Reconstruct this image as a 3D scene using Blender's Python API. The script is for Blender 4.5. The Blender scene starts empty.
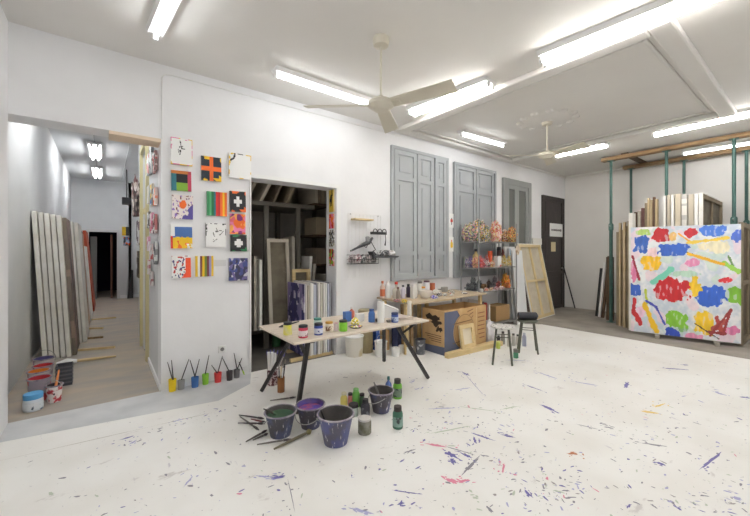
import bpy, bmesh, math, random
from mathutils import Vector, Matrix, noise
from mathutils.geometry import tessellate_polygon
random.seed(7)
D = bpy.data
COL = bpy.context.scene.collection
# ------------------------------------------------------------------ camera geometry (level camera, two vanishing points)
F, EYE, CX, HY = 350.5, 1.5, 375.0, 251.0
ANG = math.atan(270 / 350.5)
S, C = math.sin(ANG), math.cos(ANG)
def ray(x, y):
    u = (x - CX) / F; v = (HY - y) / F
    return (S + C * u, C - S * u, v)
def on_z(x, y, z=0.0):
    d = ray(x, y); t = (z - EYE) / d[2]
    return Vector((d[0] * t, d[1] * t, z))
def on_y(x, y, Y):
    d = ray(x, y); t = Y / d[1]
    return Vector((d[0] * t, Y, EYE + d[2] * t))
def on_x(x, y, X):
    d = ray(x, y); t = X / d[0]
    return Vector((X, d[1] * t, EYE + d[2] * t))
def depth(p): return S * p[0] + C * p[1]
def hgt(y, p): return EYE + (HY - y) / F * depth(p)
WALL, RIGHT, LEFT, CEIL = 4.37, 9.84, -0.67, 3.5

# ------------------------------------------------------------------ materials
MATS = {}
def mat(name, col, rough=0.6, col2=None, scale=6.0, metal=0.0, bump=0.0, detail=4.0, lo=0.35, hi=0.65, stretch=None, trans=0.0, bscale=None):
    if name in MATS: return MATS[name]
    m = D.materials.new(name); m.use_nodes = True
    nt = m.node_tree; b = nt.nodes['Principled BSDF']
    b.inputs['Base Color'].default_value = (*col, 1); b.inputs['Roughness'].default_value = rough
    b.inputs['Metallic'].default_value = metal
    if trans: b.inputs['Transmission Weight'].default_value = trans
    if col2 or bump:
        tc = nt.nodes.new('ShaderNodeTexCoord'); mp = nt.nodes.new('ShaderNodeMapping')
        if stretch: mp.inputs['Scale'].default_value = stretch
        nt.links.new(tc.outputs['Object'], mp.inputs['Vector'])
        n = nt.nodes.new('ShaderNodeTexNoise'); n.inputs['Scale'].default_value = scale; n.inputs['Detail'].default_value = detail
        nt.links.new(mp.outputs[0], n.inputs['Vector'])
        if col2:
            mr = nt.nodes.new('ShaderNodeMapRange'); mr.inputs[1].default_value = lo; mr.inputs[2].default_value = hi
            nt.links.new(n.outputs['Fac'], mr.inputs[0])
            mx = nt.nodes.new('ShaderNodeMix'); mx.data_type = 'RGBA'
            mx.inputs['A'].default_value = (*col, 1); mx.inputs['B'].default_value = (*col2, 1)
            nt.links.new(mr.outputs[0], mx.inputs['Factor']); nt.links.new(mx.outputs['Result'], b.inputs['Base Color'])
        if bump:
            bp = nt.nodes.new('ShaderNodeBump'); bp.inputs['Strength'].default_value = bump; bp.inputs['Distance'].default_value = 0.01
            src = n
            if bscale:
                src = nt.nodes.new('ShaderNodeTexNoise'); src.inputs['Scale'].default_value = bscale
                nt.links.new(mp.outputs[0], src.inputs['Vector'])
            nt.links.new(src.outputs['Fac'], bp.inputs['Height']); nt.links.new(bp.outputs[0], b.inputs['Normal'])
    MATS[name] = m
    return m
def emit(name, col, s):
    m = D.materials.new(name); m.use_nodes = True
    b = m.node_tree.nodes['Principled BSDF']
    b.inputs['Base Color'].default_value = (.9, .9, .9, 1)
    b.inputs['Emission Color'].default_value = (*col, 1); b.inputs['Emission Strength'].default_value = s
    MATS[name] = m
    return m
def attr_mat():
    m = D.materials.new('paint_layers'); m.use_nodes = True
    nt = m.node_tree; b = nt.nodes['Principled BSDF']; b.inputs['Roughness'].default_value = 0.55
    a = nt.nodes.new('ShaderNodeAttribute'); a.attribute_name = 'Col'
    nt.links.new(a.outputs['Color'], b.inputs['Base Color'])
    n = nt.nodes.new('ShaderNodeTexNoise'); n.inputs['Scale'].default_value = 60
    tc = nt.nodes.new('ShaderNodeTexCoord'); nt.links.new(tc.outputs['Object'], n.inputs['Vector'])
    bp = nt.nodes.new('ShaderNodeBump'); bp.inputs['Strength'].default_value = 0.15; bp.inputs['Distance'].default_value = 0.005
    nt.links.new(n.outputs['Fac'], bp.inputs['Height']); nt.links.new(bp.outputs[0], b.inputs['Normal'])
    return m
def L(r, g, b): # sRGB 0-255 -> linear
    f = lambda c: (c / 255 / 12.92) if c / 255 <= 0.04045 else ((c / 255 + 0.055) / 1.055) ** 2.4
    return (f(r), f(g), f(b))
PAINT = attr_mat()
M_wall = mat('white_plaster', (.83, .83, .84), .75, (.78, .78, .79), 1.3, bump=.12, bscale=14)
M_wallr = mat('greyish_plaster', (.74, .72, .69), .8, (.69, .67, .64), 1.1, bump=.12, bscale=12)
M_ceil = mat('ceiling_paint', (.76, .745, .715), .8, (.72, .70, .67), .9, bump=.1, bscale=10)
M_hallw = mat('hallway_plaster', (.70, .71, .72), .8, (.64, .65, .66), 1.2, bump=.1, bscale=12)
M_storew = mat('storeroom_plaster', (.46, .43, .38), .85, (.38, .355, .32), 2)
M_floor = mat('white_painted_floor', L(238, 237, 233), .5, L(226, 223, 216), 1.4, lo=.42, hi=.78, bump=.15, bscale=5)
def wear(m):
    nt = m.node_tree; b = nt.nodes['Principled BSDF']; cur = b.inputs['Base Color'].links[0].from_socket
    tc = nt.nodes.new('ShaderNodeTexCoord')
    for sc_, st, lo, col, seed in ((26, (1, 1, 1), .66, (150, 146, 158), 0), (11, (1, .35, 1), .665, (196, 192, 200), 4), (48, (1, .6, 1), .68, (128, 128, 136), 9), (6, (.5, 1, 1), .64, (212, 208, 204), 13)):
        mp = nt.nodes.new('ShaderNodeMapping'); mp.inputs['Scale'].default_value = st; mp.inputs['Location'].default_value = (seed, seed, 0); mp.inputs['Rotation'].default_value = (0, 0, .4)
        n = nt.nodes.new('ShaderNodeTexNoise'); n.inputs['Scale'].default_value = sc_; n.inputs['Detail'].default_value = 6; n.inputs['Roughness'].default_value = .62
        r = nt.nodes.new('ShaderNodeMapRange'); r.inputs[1].default_value = lo; r.inputs[2].default_value = lo + .05
        mx = nt.nodes.new('ShaderNodeMix'); mx.data_type = 'RGBA'; mx.inputs['B'].default_value = (*L(*col), 1)
        nt.links.new(tc.outputs['Object'], mp.inputs[0]); nt.links.new(mp.outputs[0], n.inputs['Vector']); nt.links.new(n.outputs['Fac'], r.inputs[0]); nt.links.new(r.outputs[0], mx.inputs['Factor'])
        nt.links.new(cur, mx.inputs['A']); cur = mx.outputs['Result']
    nt.links.new(cur, b.inputs['Base Color'])
wear(M_floor)
M_band = mat('grey_painted_floor', L(186, 188, 190), .5, L(205, 206, 206), 3, bump=.1)
M_conc = mat('bare_concrete', L(152, 145, 136), .7, L(132, 126, 118), 2.5, bump=.15)
M_hallf = mat('worn_boards', L(176, 162, 144), .65, L(158, 152, 144), 1.6, stretch=(1, 3, 1), bump=.1)
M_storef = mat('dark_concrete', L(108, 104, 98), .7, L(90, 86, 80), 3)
M_white = mat('white_paint', (.80, .80, .79), .5)
M_canvasw = mat('primed_canvas', L(240, 238, 232), .8, L(226, 223, 214), 5)
M_canvasg = mat('raw_canvas_edge', L(176, 170, 158), .85, L(150, 143, 130), 6)
M_linen = mat('linen', L(208, 199, 180), .9, L(198, 188, 168), 8)
M_linend = mat('dark_linen', L(122, 114, 98), .9, L(104, 96, 82), 7)
M_pine = mat('pine', L(220, 198, 150), .6, L(206, 180, 130), 4, stretch=(1, 1, 6), lo=.3, hi=.7)
M_wood = mat('raw_timber', L(160, 132, 96), .7, L(134, 106, 74), 4, stretch=(6, 1, 6))
M_woodd = mat('dark_timber', L(96, 72, 50), .7, L(72, 54, 40), 5, stretch=(6, 6, 1))
M_oldw = mat('grey_weathered_timber', L(150, 136, 112), .75, L(122, 108, 88), 5, stretch=(6, 6, 1))
M_shut = mat('grey_blue_gloss', L(170, 174, 176), .45, L(162, 166, 169), 2)
M_shutd = mat('grey_louvre_paint', L(150, 152, 150), .5, L(141, 143, 142), 2)
M_door = mat('dark_brown_door', L(62, 54, 52), .5, L(50, 44, 43), 4, stretch=(5, 5, 1))
M_green = mat('green_steel', L(62, 98, 90), .5, L(52, 84, 78), 6)
M_black = mat('black_steel', L(48, 44, 44), .5)
M_blackp = mat('black_plastic', L(38, 37, 40), .4)
M_steel = mat('galvanised_steel', L(150, 150, 150), .4, metal=.6)
M_wire = mat('grey_wire', L(168, 168, 166), .5)
M_table = mat('birch_tabletop', L(212, 200, 186), .55, L(198, 184, 168), 5, stretch=(1, 4, 1))
M_bench = mat('bench_board', L(196, 178, 152), .6, L(176, 156, 128), 5)
M_card = mat('cardboard', L(202, 168, 120), .8, L(190, 154, 106), 5)
M_inkblue = mat('slate_blue_print', L(92, 99, 122), .8)
M_ink = mat('dark_ink', L(62, 48, 36), .8)
M_fan = mat('cream_enamel', L(206, 200, 184), .45)
M_tube = emit('fluorescent_glow', (1, .965, .915), 40)
M_tubec = emit('cool_fluorescent_glow', (.965, .985, 1), 13)
M_tubefill = emit('strong_fluorescent_glow', (.97, .985, 1), 32)  # glow of the added fill tubes only
M_tubeh = emit('hallway_fluorescent_glow', (.98, .99, 1), 24)
M_paper = mat('white_paper', L(238, 238, 236), .7)
M_stool = mat('olive_steel', L(86, 88, 76), .5)
M_bucketin = mat('bucket_inside_paint', L(96, 92, 88), .6, L(70, 68, 66), 9)
M_rim = mat('splashed_rim', L(172, 166, 168), .6, L(120, 110, 130), 20)
M_glass = mat('dim_glass', L(104, 106, 102), .25)
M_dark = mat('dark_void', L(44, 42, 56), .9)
def drip_mat(name, c1, c2, c3=(196, 194, 200), mix=.5, seed=0, dl=.60):
    m = mat(name, L(*c1), .55, L(*c2), 7, lo=mix - .06, hi=mix + .06); nt = m.node_tree; b = nt.nodes['Principled BSDF']
    if 'drips' in nt.nodes: return m
    old = b.inputs['Base Color'].links[0].from_socket
    tc = nt.nodes.new('ShaderNodeTexCoord'); mp = nt.nodes.new('ShaderNodeMapping'); mp.name = 'drips'; mp.inputs['Scale'].default_value = (40, 40, 7); mp.inputs['Location'].default_value = (seed, seed * 2, 0)
    n = nt.nodes.new('ShaderNodeTexNoise'); n.inputs['Scale'].default_value = 1; n.inputs['Detail'].default_value = 5; n.inputs['Roughness'].default_value = .65
    r = nt.nodes.new('ShaderNodeMapRange'); r.inputs[1].default_value = dl; r.inputs[2].default_value = dl + .06
    mx = nt.nodes.new('ShaderNodeMix'); mx.data_type = 'RGBA'; mx.inputs['B'].default_value = (*L(*c3), 1)
    nt.links.new(tc.outputs['Object'], mp.inputs[0]); nt.links.new(mp.outputs[0], n.inputs['Vector']); nt.links.new(n.outputs['Fac'], r.inputs[0]); nt.links.new(r.outputs[0], mx.inputs['Factor'])
    nt.links.new(old, mx.inputs['A']); nt.links.new(mx.outputs['Result'], b.inputs['Base Color'])
    return m
def flat(r, g, b, rough=.5): return mat('paint_%d_%d_%d' % (r, g, b), L(r, g, b), rough)
M_bucket = drip_mat('dripped_green_blue_bucket', (72, 71, 78), (80, 86, 118), mix=.48)
M_bucket2 = drip_mat('dripped_grey_bucket', (78, 74, 82), (80, 82, 114), mix=.52)
M_bucket3 = drip_mat('dripped_violet_bucket', (84, 82, 98), (84, 88, 134), mix=.46)
def specks(r, g, b, r2, g2, b2, sc=14, lo=.52, hi=.6): return mat('splash_%d%d%d_%d%d%d' % (r, g, b, r2, g2, b2), L(r, g, b), .6, L(r2, g2, b2), sc, lo=lo, hi=hi)

# ------------------------------------------------------------------ mesh helpers
def BM(): return bmesh.new()
def box(bm, x0, x1, y0, y1, z0, z1, mi=0, M=None):
    v = [bm.verts.new((x, y, z)) for x in (x0, x1) for y in (y0, y1) for z in (z0, z1)]
    if M is not None:
        for q in v: q.co = M @ q.co
    for f in ((0, 1, 3, 2), (4, 6, 7, 5), (0, 4, 5, 1), (2, 3, 7, 6), (0, 2, 6, 4), (1, 5, 7, 3)):
        bm.faces.new([v[i] for i in f]).material_index = mi
    return v
def frame_of(d):
    d = d.normalized(); a = Vector((0, 0, 1)) if abs(d.z) < .9 else Vector((1, 0, 0))
    u = d.cross(a).normalized(); return u, d.cross(u).normalized()
def tube(bm, pts, r, n=8, mi=0, closed=False):
    pts = [Vector(p) for p in pts]; rings = []
    rr = r if isinstance(r, (list, tuple)) else [r] * len(pts)
    N = len(pts); u = None
    for i, p in enumerate(pts):
        if closed: d = pts[(i + 1) % N] - pts[i - 1]
        else: d = pts[min(i + 1, N - 1)] - pts[max(i - 1, 0)]
        if u is None: u, w = frame_of(d)
        else:
            dn = d.normalized(); u = (u - dn * u.dot(dn)).normalized(); w = dn.cross(u)
        rings.append([bm.verts.new(p + (u * math.cos(2 * math.pi * k / n) + w * math.sin(2 * math.pi * k / n)) * rr[i]) for k in range(n)])
    for i in range(N if closed else N - 1):
        a, b = rings[i], rings[(i + 1) % N]
        for k in range(n):
            f = bm.faces.new((a[k], a[(k + 1) % n], b[(k + 1) % n], b[k])); f.material_index = mi; f.smooth = True
    if not closed:
        bm.faces.new(rings[0][::-1]).material_index = mi; bm.faces.new(rings[-1]).material_index = mi
def lathe(bm, prof, n=20, c=(0, 0, 0), mi=0, sx=1, sy=1, mis=None):
    rings = []
    for r, z in prof:
        if r < 1e-5: rings.append([bm.verts.new((c[0], c[1], c[2] + z))])
        else: rings.append([bm.verts.new((c[0] + r * sx * math.cos(2 * math.pi * k / n), c[1] + r * sy * math.sin(2 * math.pi * k / n), c[2] + z)) for k in range(n)])
    for i in range(len(rings) - 1):
        a, b = rings[i], rings[i + 1]; m = mis[i] if mis else mi
        for k in range(n):
            q = (k + 1) % n
            if len(a) == 1 and len(b) == 1: continue
            if len(a) == 1: f = bm.faces.new((a[0], b[q], b[k]))
            elif len(b) == 1: f = bm.faces.new((a[k], a[q], b[0]))
            else: f = bm.faces.new((a[k], a[q], b[q], b[k]))
            f.material_index = m; f.smooth = True
def cyl(bm, p0, p1, r, n=10, mi=0, r1=None): tube(bm, [p0, p1], [r, r if r1 is None else r1], n, mi)
def prism(bm, pts, a0, a1, axis='y', mi=0):
    mk = {'y': lambda p, a: (p[0], a, p[1]), 'z': lambda p, a: (p[0], p[1], a), 'x': lambda p, a: (a, p[0], p[1])}[axis]
    A = [bm.verts.new(mk(p, a0)) for p in pts]; B = [bm.verts.new(mk(p, a1)) for p in pts]
    n = len(pts)
    fs = [bm.faces.new((A[(i + 1) % n], A[i], B[i], B[(i + 1) % n])) for i in range(n)]
    if n <= 4: fs += [bm.faces.new(A), bm.faces.new(B[::-1])]
    else:
        for a, b, c in tessellate_polygon([[Vector((p[0], p[1], 0)) for p in pts]]): fs += [bm.faces.new((A[a], A[b], A[c])), bm.faces.new((B[c], B[b], B[a]))]
    for f in fs: f.material_index = mi
def ringframe(bm, x0, x1, z0, z1, w, y0, y1, mi=0):
    o = [(x0, z0), (x1, z0), (x1, z1), (x0, z1)]; i = [(x0 + w, z0 + w), (x1 - w, z0 + w), (x1 - w, z1 - w), (x0 + w, z1 - w)]
    V = {}
    for nm, P in (('o', o), ('i', i)):
        for t, y in ((0, y0), (1, y1)): V[nm, t] = [bm.verts.new((p[0], y, p[1])) for p in P]
    for k in range(4):
        q = (k + 1) % 4
        for f in ((V['o', 0][k], V['o', 0][q], V['i', 0][q], V['i', 0][k]), (V['o', 1][q], V['o', 1][k], V['i', 1][k], V['i', 1][q]),
                  (V['o', 0][q], V['o', 0][k], V['o', 1][k], V['o', 1][q]), (V['i', 0][k], V['i', 0][q], V['i', 1][q], V['i', 1][k])):
            bm.faces.new(f).material_index = mi
def mesh(name, bm, mats, parent=None, bevel=0, smooth=False):
    bmesh.ops.recalc_face_normals(bm, faces=bm.faces)
    sm = any(f.smooth for f in bm.faces)
    me = D.meshes.new(name); bm.to_mesh(me); bm.free()
    if sm: me.set_sharp_from_angle(angle=.75)
    if not isinstance(mats, (list, tuple)): mats = [mats]
    for m in mats: me.materials.append(m)
    o = D.objects.new(name, me); COL.objects.link(o)
    if parent: o.parent = parent
    if bevel:
        b = o.modifiers.new('b', 'BEVEL'); b.width = bevel; b.segments = 2; b.limit_method = 'ANGLE'
    return o
USED = {}
def tag(o, label, cat, group=None):
    if label in USED and not group: print('DUPLABEL', label)
    USED[label] = 1
    o['label'] = label; o['category'] = cat
    if group: o['group'] = group
    return o
def thing(name, label, cat, loc=(0, 0, 0), rz=0, group=None, rot=None):
    o = D.objects.new(name, None); o.empty_display_size = .05; COL.objects.link(o)
    o.location = loc; o.rotation_euler = rot if rot else (0, 0, rz)
    return tag(o, label, cat, group)
def struct(name, bm, m): o = mesh(name, bm, m); o['kind'] = 'structure'; return o
def copy_tree(o, parent=None):
    c = o.copy(); COL.objects.link(c)
    if parent: c.parent = parent
    for ch in list(o.children): copy_tree(ch, c)
    return c
# ------------------------------------------------------------------ painted surfaces: colours live in the mesh
def painted(name, w, h, t, fn, nx=24, nz=24, side=L(225, 222, 214), parent=None, back=None):
    """a canvas: front at y=0 facing -y, x from 0..w, z from 0..h, thickness t towards +y"""
    bm = BM(); cl = bm.loops.layers.float_color.new('Col')
    V = [[bm.verts.new((w * i / nx, 0, h * j / nz)) for i in range(nx + 1)] for j in range(nz + 1)]
    def setc(f, c):
        for l in f.loops: l[cl] = (*c, 1)
    for j in range(nz):
        for i in range(nx):
            setc(bm.faces.new((V[j][i], V[j][i + 1], V[j + 1][i + 1], V[j + 1][i])), fn((i + .5) / nx, 1 - (j + .5) / nz))
    B = {}
    def bk(i, j):
        if (i, j) not in B: B[i, j] = bm.verts.new((w * i / nx, t, h * j / nz))
        return B[i, j]
    def edge_col(i, j):
        c = fn(min(max((i) / nx, .02), .98), min(max(1 - j / nz, .02), .98))
        return tuple(.5 * a + .5 * b for a, b in zip(c, side))
    for i in range(nx):
        setc(bm.faces.new((V[0][i + 1], V[0][i], bk(i, 0), bk(i + 1, 0))), edge_col(i, 0))
        setc(bm.faces.new((V[nz][i], V[nz][i + 1], bk(i + 1, nz), bk(i, nz))), edge_col(i, nz))
    for j in range(nz):
        setc(bm.faces.new((V[j][0], V[j + 1][0], bk(0, j + 1), bk(0, j))), edge_col(0, j))
        setc(bm.faces.new((V[j + 1][nx], V[j][nx], bk(nx, j), bk(nx, j + 1))), edge_col(nx, j))
    loop = [bk(i, 0) for i in range(nx)] + [bk(nx, j) for j in range(nz)] + [bk(i, nz) for i in range(nx, 0, -1)] + [bk(0, j) for j in range(nz, 0, -1)]
    setc(bm.faces.new(loop[::-1]), side)
    me = D.meshes.new(name); bm.to_mesh(me); bm.free(); me.materials.append(PAINT)
    o = D.objects.new(name, me); COL.objects.link(o)
    if parent: o.parent = parent
    return o
def nz_(u, v, s, k=0): return noise.noise(Vector((u * s, v * s, k * 7.3)))
W_ = L(240, 240, 238); K_ = L(36, 36, 40); RED = L(206, 44, 38); ORG = L(236, 110, 40); YEL = L(238, 196, 40); BLU = L(70, 110, 172)
GRN = L(120, 184, 48); PNK = L(226, 124, 170); PUR = L(92, 76, 150); TEA = L(50, 118, 130); DGR = L(40, 120, 76)
def stripes(cols, vert=True):
    def f(u, v):
        t = u if vert else v
        return cols[min(len(cols) - 1, int(t * len(cols)))]
    return f
def scribble(seed, bg=W_, cols=(K_,), n=3, span=.22, c=(.5, .5), th=.03, border=None):
    rnd = random.Random(seed); segs = []
    for k in range(n * 3):
        a = Vector((c[0] + rnd.uniform(-span, span), c[1] + rnd.uniform(-span, span)))
        segs.append((a, a + Vector((rnd.uniform(-.2, .2), rnd.uniform(-.25, .25))), rnd.choice(cols)))
    def f(u, v):
        p = Vector((u, v))
        for a, b, col in segs:
            d = b - a; t = max(0, min(1, (p - a).dot(d) / max(d.length_squared, 1e-6)))
            if (p - a - d * t).length < th * (1 + .8 * nz_(u, v, 9, seed)): return col
        if border and (min(u, 1 - u, v, 1 - v) < .03 + .045 * nz_(u, v, 5, seed)):
            return border[int((nz_(u, v, 2.5, seed + 3) * .5 + .5) * 2.99 * len(border) / 3) % len(border)] if nz_(u, v, 4, seed + 9) > -.15 else bg
        return bg
    return f
def splash(seed, cols, bg=W_, s=4.5, th=.12):
    def f(u, v):
        best = th; col = bg
        for k, cc in enumerate(cols):
            q = nz_(u, v, s, seed + k * 3.1)
            if q > best: best = q; col = cc
        return col
    return f
def cross(bg, fg, w=.13, arm=.32, border=None):
    def f(u, v):
        du, dv = abs(u - .5), abs(v - .5)
        if (du < w and dv < arm) or (dv < w and du < arm): return fg
        if border and nz_(u, v, 3, 4) > .1 and max(du, dv) > .38: return border
        return bg
    return f
def blocks(u, v):
    if v < .16: return L(196, 116, 50) if u < .85 else L(180, 70, 80)
    if u > .82: return L(196, 70, 96)
    if u < .26: return TEA
    if v < .58: return K_ if u < .8 else L(40, 90, 70)
    return L(126, 170, 52)
def seascape(u, v):
    if u < .2 and v < .5: return W_
    if u < .1 and v > .5: return RED
    if v < .14: return W_
    if v < .54 + .05 * nz_(u, v, 5): return BLU
    if u > .72 and v > .8: return W_ if nz_(u, v, 12) > 0 else YEL
    return YEL if nz_(u, v, 4, 2) < .25 else ORG
def lean_front(o, loc, rz, tilt): o.location = loc; o.rotation_euler = (tilt, 0, rz); return o
# ================================================================== SETTING
FRONT = -3.0; TH = .28; HL, HR, HC, HE = -.80, .475, 3.68, 13.7
SX0, SX1, SYE = .62, 3.3, 6.3     # storeroom
P0, P1, DR, DT, LT = .475, 1.43, 2.653, 2.41, 2.70
def quad_floor(name, pts, m, z0=-.05, z1=0.0):
    bm = BM(); prism(bm, pts, z0, z1, 'z'); return struct(name, bm, m)
quad_floor('floor', [(LEFT, FRONT), (7.05, FRONT), (7.08, 3.6), (6.2, WALL), (1.43, WALL), (1.30, 4.0), (.9, 3.74), (LEFT, 3.97)], M_floor)
quad_floor('floor_band', [(LEFT, 3.97), (.9, 3.74), (1.30, 4.0), (1.43, WALL), (LEFT, WALL)], M_band)
quad_floor('floor_concrete', [(7.05, FRONT), (RIGHT, FRONT), (RIGHT, WALL), (6.2, WALL), (7.08, 3.6)], M_conc)
quad_floor('floor_hallway', [(HL, WALL), (HR, WALL), (HR, 7.5), (.90, 7.5), (.90, HE), (HR + .12, HE), (HR + .12, HE + 3), (HL, HE + 3)], M_hallf)
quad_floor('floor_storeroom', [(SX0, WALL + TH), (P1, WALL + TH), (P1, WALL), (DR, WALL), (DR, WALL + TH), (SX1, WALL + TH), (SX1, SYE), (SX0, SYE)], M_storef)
bm = BM(); box(bm, LEFT - .13, RIGHT + .1, FRONT - .1, WALL + TH, CEIL, CEIL + .1); struct('ceiling', bm, M_ceil)
bm = BM(); prism(bm, [(P0, -.05), (P1, -.05), (P1, DT), (DR, DT), (DR, -.05), (RIGHT + .1, -.05), (RIGHT + .1, CEIL), (LEFT - .13, CEIL), (LEFT - .13, LT), (P0, LT)], WALL, WALL + TH)
struct('wall_main', bm, M_wall)
bm = BM(); box(bm, LEFT - .13, LEFT, FRONT, WALL + .0, -.05, CEIL); struct('wall_left', bm, M_wall)
bm = BM(); box(bm, RIGHT, RIGHT + .1, FRONT, WALL, -.05, CEIL); struct('wall_right', bm, M_wallr)
bm = BM(); box(bm, LEFT - .13, RIGHT + .1, FRONT - .1, FRONT, -.05, CEIL); struct('wall_behind', bm, M_wall)
# hallway shell
bm = BM(); box(bm, HL - .1, HL, WALL, HE + 3, -.05, HC); struct('wall_hallway_left', bm, M_hallw)
DY0, DY1 = 5.72, 6.62
bm = BM(); prism(bm, [(WALL + TH, -.05), (DY0, -.05), (DY0, 3.02), (DY1, 3.02), (DY1, -.05), (7.5, -.05), (7.5, HC), (WALL + TH, HC)], HR, HR + .12, 'x'); struct('wall_hallway_right', bm, M_hallw)
bm = BM(); box(bm, .90, 1.0, 7.5, HE, -.05, HC); struct('wall_hallway_far_right', bm, M_hallw)
bm = BM(); box(bm, HR + .12, 1.0, 7.4, 7.5, -.05, HC); struct('wall_hallway_return', bm, M_hallw)
BX0, BX1, BT = -.39, .30, 2.09
bm = BM(); prism(bm, [(HL, -.05), (BX0, -.05), (BX0, BT), (BX1, BT), (BX1, -.05), (1.0, -.05), (1.0, HC), (HL, HC)], HE, HE + .15); struct('wall_hallway_end', bm, M_hallw)
bm = BM(); box(bm, HL - .1, 1.0, WALL + TH, HE + 3, HC, HC + .1); struct('ceiling_hallway', bm, M_hallw)
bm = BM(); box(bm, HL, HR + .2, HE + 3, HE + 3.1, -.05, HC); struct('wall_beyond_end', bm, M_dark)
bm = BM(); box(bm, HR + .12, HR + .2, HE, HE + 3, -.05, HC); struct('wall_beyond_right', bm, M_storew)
# storeroom shell
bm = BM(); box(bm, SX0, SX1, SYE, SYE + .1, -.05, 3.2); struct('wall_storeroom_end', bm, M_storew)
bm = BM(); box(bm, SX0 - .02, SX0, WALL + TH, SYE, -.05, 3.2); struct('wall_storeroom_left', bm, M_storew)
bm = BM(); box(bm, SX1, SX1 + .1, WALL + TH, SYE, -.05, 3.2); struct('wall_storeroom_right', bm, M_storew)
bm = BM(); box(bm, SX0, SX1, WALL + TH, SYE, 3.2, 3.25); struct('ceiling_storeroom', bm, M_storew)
# door frames
bm = BM(); e = .05
prism(bm, [(P1 - .02, 0), (P1 - .02, DT + e), (DR + e + .02, DT + e), (DR + e + .02, 0), (DR, 0), (DR, DT), (P1, DT), (P1, 0)], WALL - .014, WALL)
struct('trim_storeroom_doorway', bm, M_white)
bm = BM(); e = .07
prism(bm, [(BX0 - e, 0), (BX0 - e, BT + e), (BX1 + e, BT + e), (BX1 + e, 0), (BX1, 0), (BX1, BT), (BX0, BT), (BX0, 0)], HE - .03, HE)
struct('trim_hallway_end_doorway', bm, mat('frame_white', (.66, .66, .65), .6))
M_cream = mat('cream_frame', L(214, 204, 160), .6)
bm = BM(); e = .07
prism(bm, [(DY0 - e, 0), (DY0 - e, 3.02 + e), (DY1 + e, 3.02 + e), (DY1 + e, 0), (DY1, 0), (DY1, 2.05), (DY0, 2.05), (DY0, 2.12), (DY1, 2.12), (DY1, 3.02), (DY0, 3.02), (DY0, 0)][:0] or [(DY0 - e, 0), (DY0 - e, 3.02 + e), (DY1 + e, 3.02 + e), (DY1 + e, 0), (DY1, 0), (DY1, 3.02), (DY0, 3.02), (DY0, 0)], HR - .04, HR, 'x')
struct('trim_hallway_door_frame', bm, M_cream)
dr = D.objects.new('door_1', None); COL.objects.link(dr); dr['kind'] = 'structure'
bm = BM(); box(bm, HR + .03, HR + .07, DY0, DY1, 0, 2.08); mesh('door_leaf', bm, M_cream, dr)
bm = BM(); box(bm, HR + .0, HR + .1, DY0, DY1, 2.08, 2.16); mesh('transom_bar', bm, M_cream, dr)
bm = BM(); box(bm, HR + .05, HR + .06, DY0, DY1, 2.16, 3.02); mesh('transom_pane', bm, M_glass, dr)
bm = BM(); box(bm, .03, P0, WALL - .0, WALL + .26, LT - .035, LT); struct('trim_lintel_board', bm, mat('peach_board', L(226, 206, 182), .7))
bm = BM(); box(bm, .14, .19, HE + .2, HE + .95, .004, 2.02); dd = mesh('door_2', bm, mat('brown_door', L(110, 72, 56), .6)); dd['kind'] = 'structure'
bm = BM(); box(bm, -.36, -.2, HE + .25, HE + .75, .001, 1.95); tag(mesh('grey_cabinet', bm, flat(120, 120, 116), bevel=.005), 'grey cabinet glimpsed inside the dark doorway at the hallway end', 'cabinet')
# skirting
def skirt(name, x0, x1, y0, y1, h=.1): bm = BM(); box(bm, x0, x1, y0, y1, 0, h); struct(name, bm, M_wall)
skirt('baseboard_pillar', P0, P1 - .025, WALL - .012, WALL, .09)
skirt('baseboard_main', DR + .08, RIGHT, WALL - .015, WALL)
skirt('baseboard_hallway_right', HR - .015, HR, WALL + .02, DY0 - .08, .06)
skirt('baseboard_hallway_end', BX1 + .08, .90, HE - .02, HE)
# ceiling mouldings: raised rectangle
def mould(name, x0, x1, y0, y1, w=.16, d=.07):
    bm = BM(); box(bm, x0, x1, y0, y1, CEIL - d, CEIL); o = mesh(name, bm, M_ceil, bevel=.02); o['kind'] = 'structure'
    return o
mould('trim_ceiling_beam', 3.74, 3.92, .98, 4.18); mould('trim_ceiling_beam', 3.74, 7.12, .80, .98)
mould('trim_ceiling_beam', 6.94, 7.12, .98, 4.18); mould('trim_ceiling_beam', 3.74, 7.12, 4.18, 4.30, d=.06)
mould('trim_ceiling_inner', 4.02, 4.06, 1.08, 4.08, d=.025); mould('trim_ceiling_inner', 4.02, 6.84, 1.04, 1.08, d=.025)
mould('trim_ceiling_inner', 6.80, 6.84, 1.08, 4.08, d=.025); mould('trim_ceiling_inner', 4.02, 6.84, 4.08, 4.12, d=.025)
mould('trim_cornice_main', 3.74, RIGHT, WALL - .05, WALL, d=.05)
mould('trim_cornice_right', RIGHT - .06, RIGHT, FRONT, WALL - .05, d=.05)
bm = BM()
lathe(bm, [(0, -.04), (.10, -.04), (.13, -.02), (.2, -.03), (.24, -.012), (.3, -.02), (.36, -.0), (.0, 0)], 32, (5.346, 2.637, CEIL))
for k in range(12):
    a = k * math.pi / 6; cy = Vector((5.346 + .38 * math.cos(a), 2.637 + .38 * math.sin(a), CEIL))
    lathe(bm, [(0, -.03), (.03, -.025), (.055, -.01), (.06, 0), (0, 0)], 8, cy)
struct('trim_ceiling_rose', bm, M_ceil)
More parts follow.
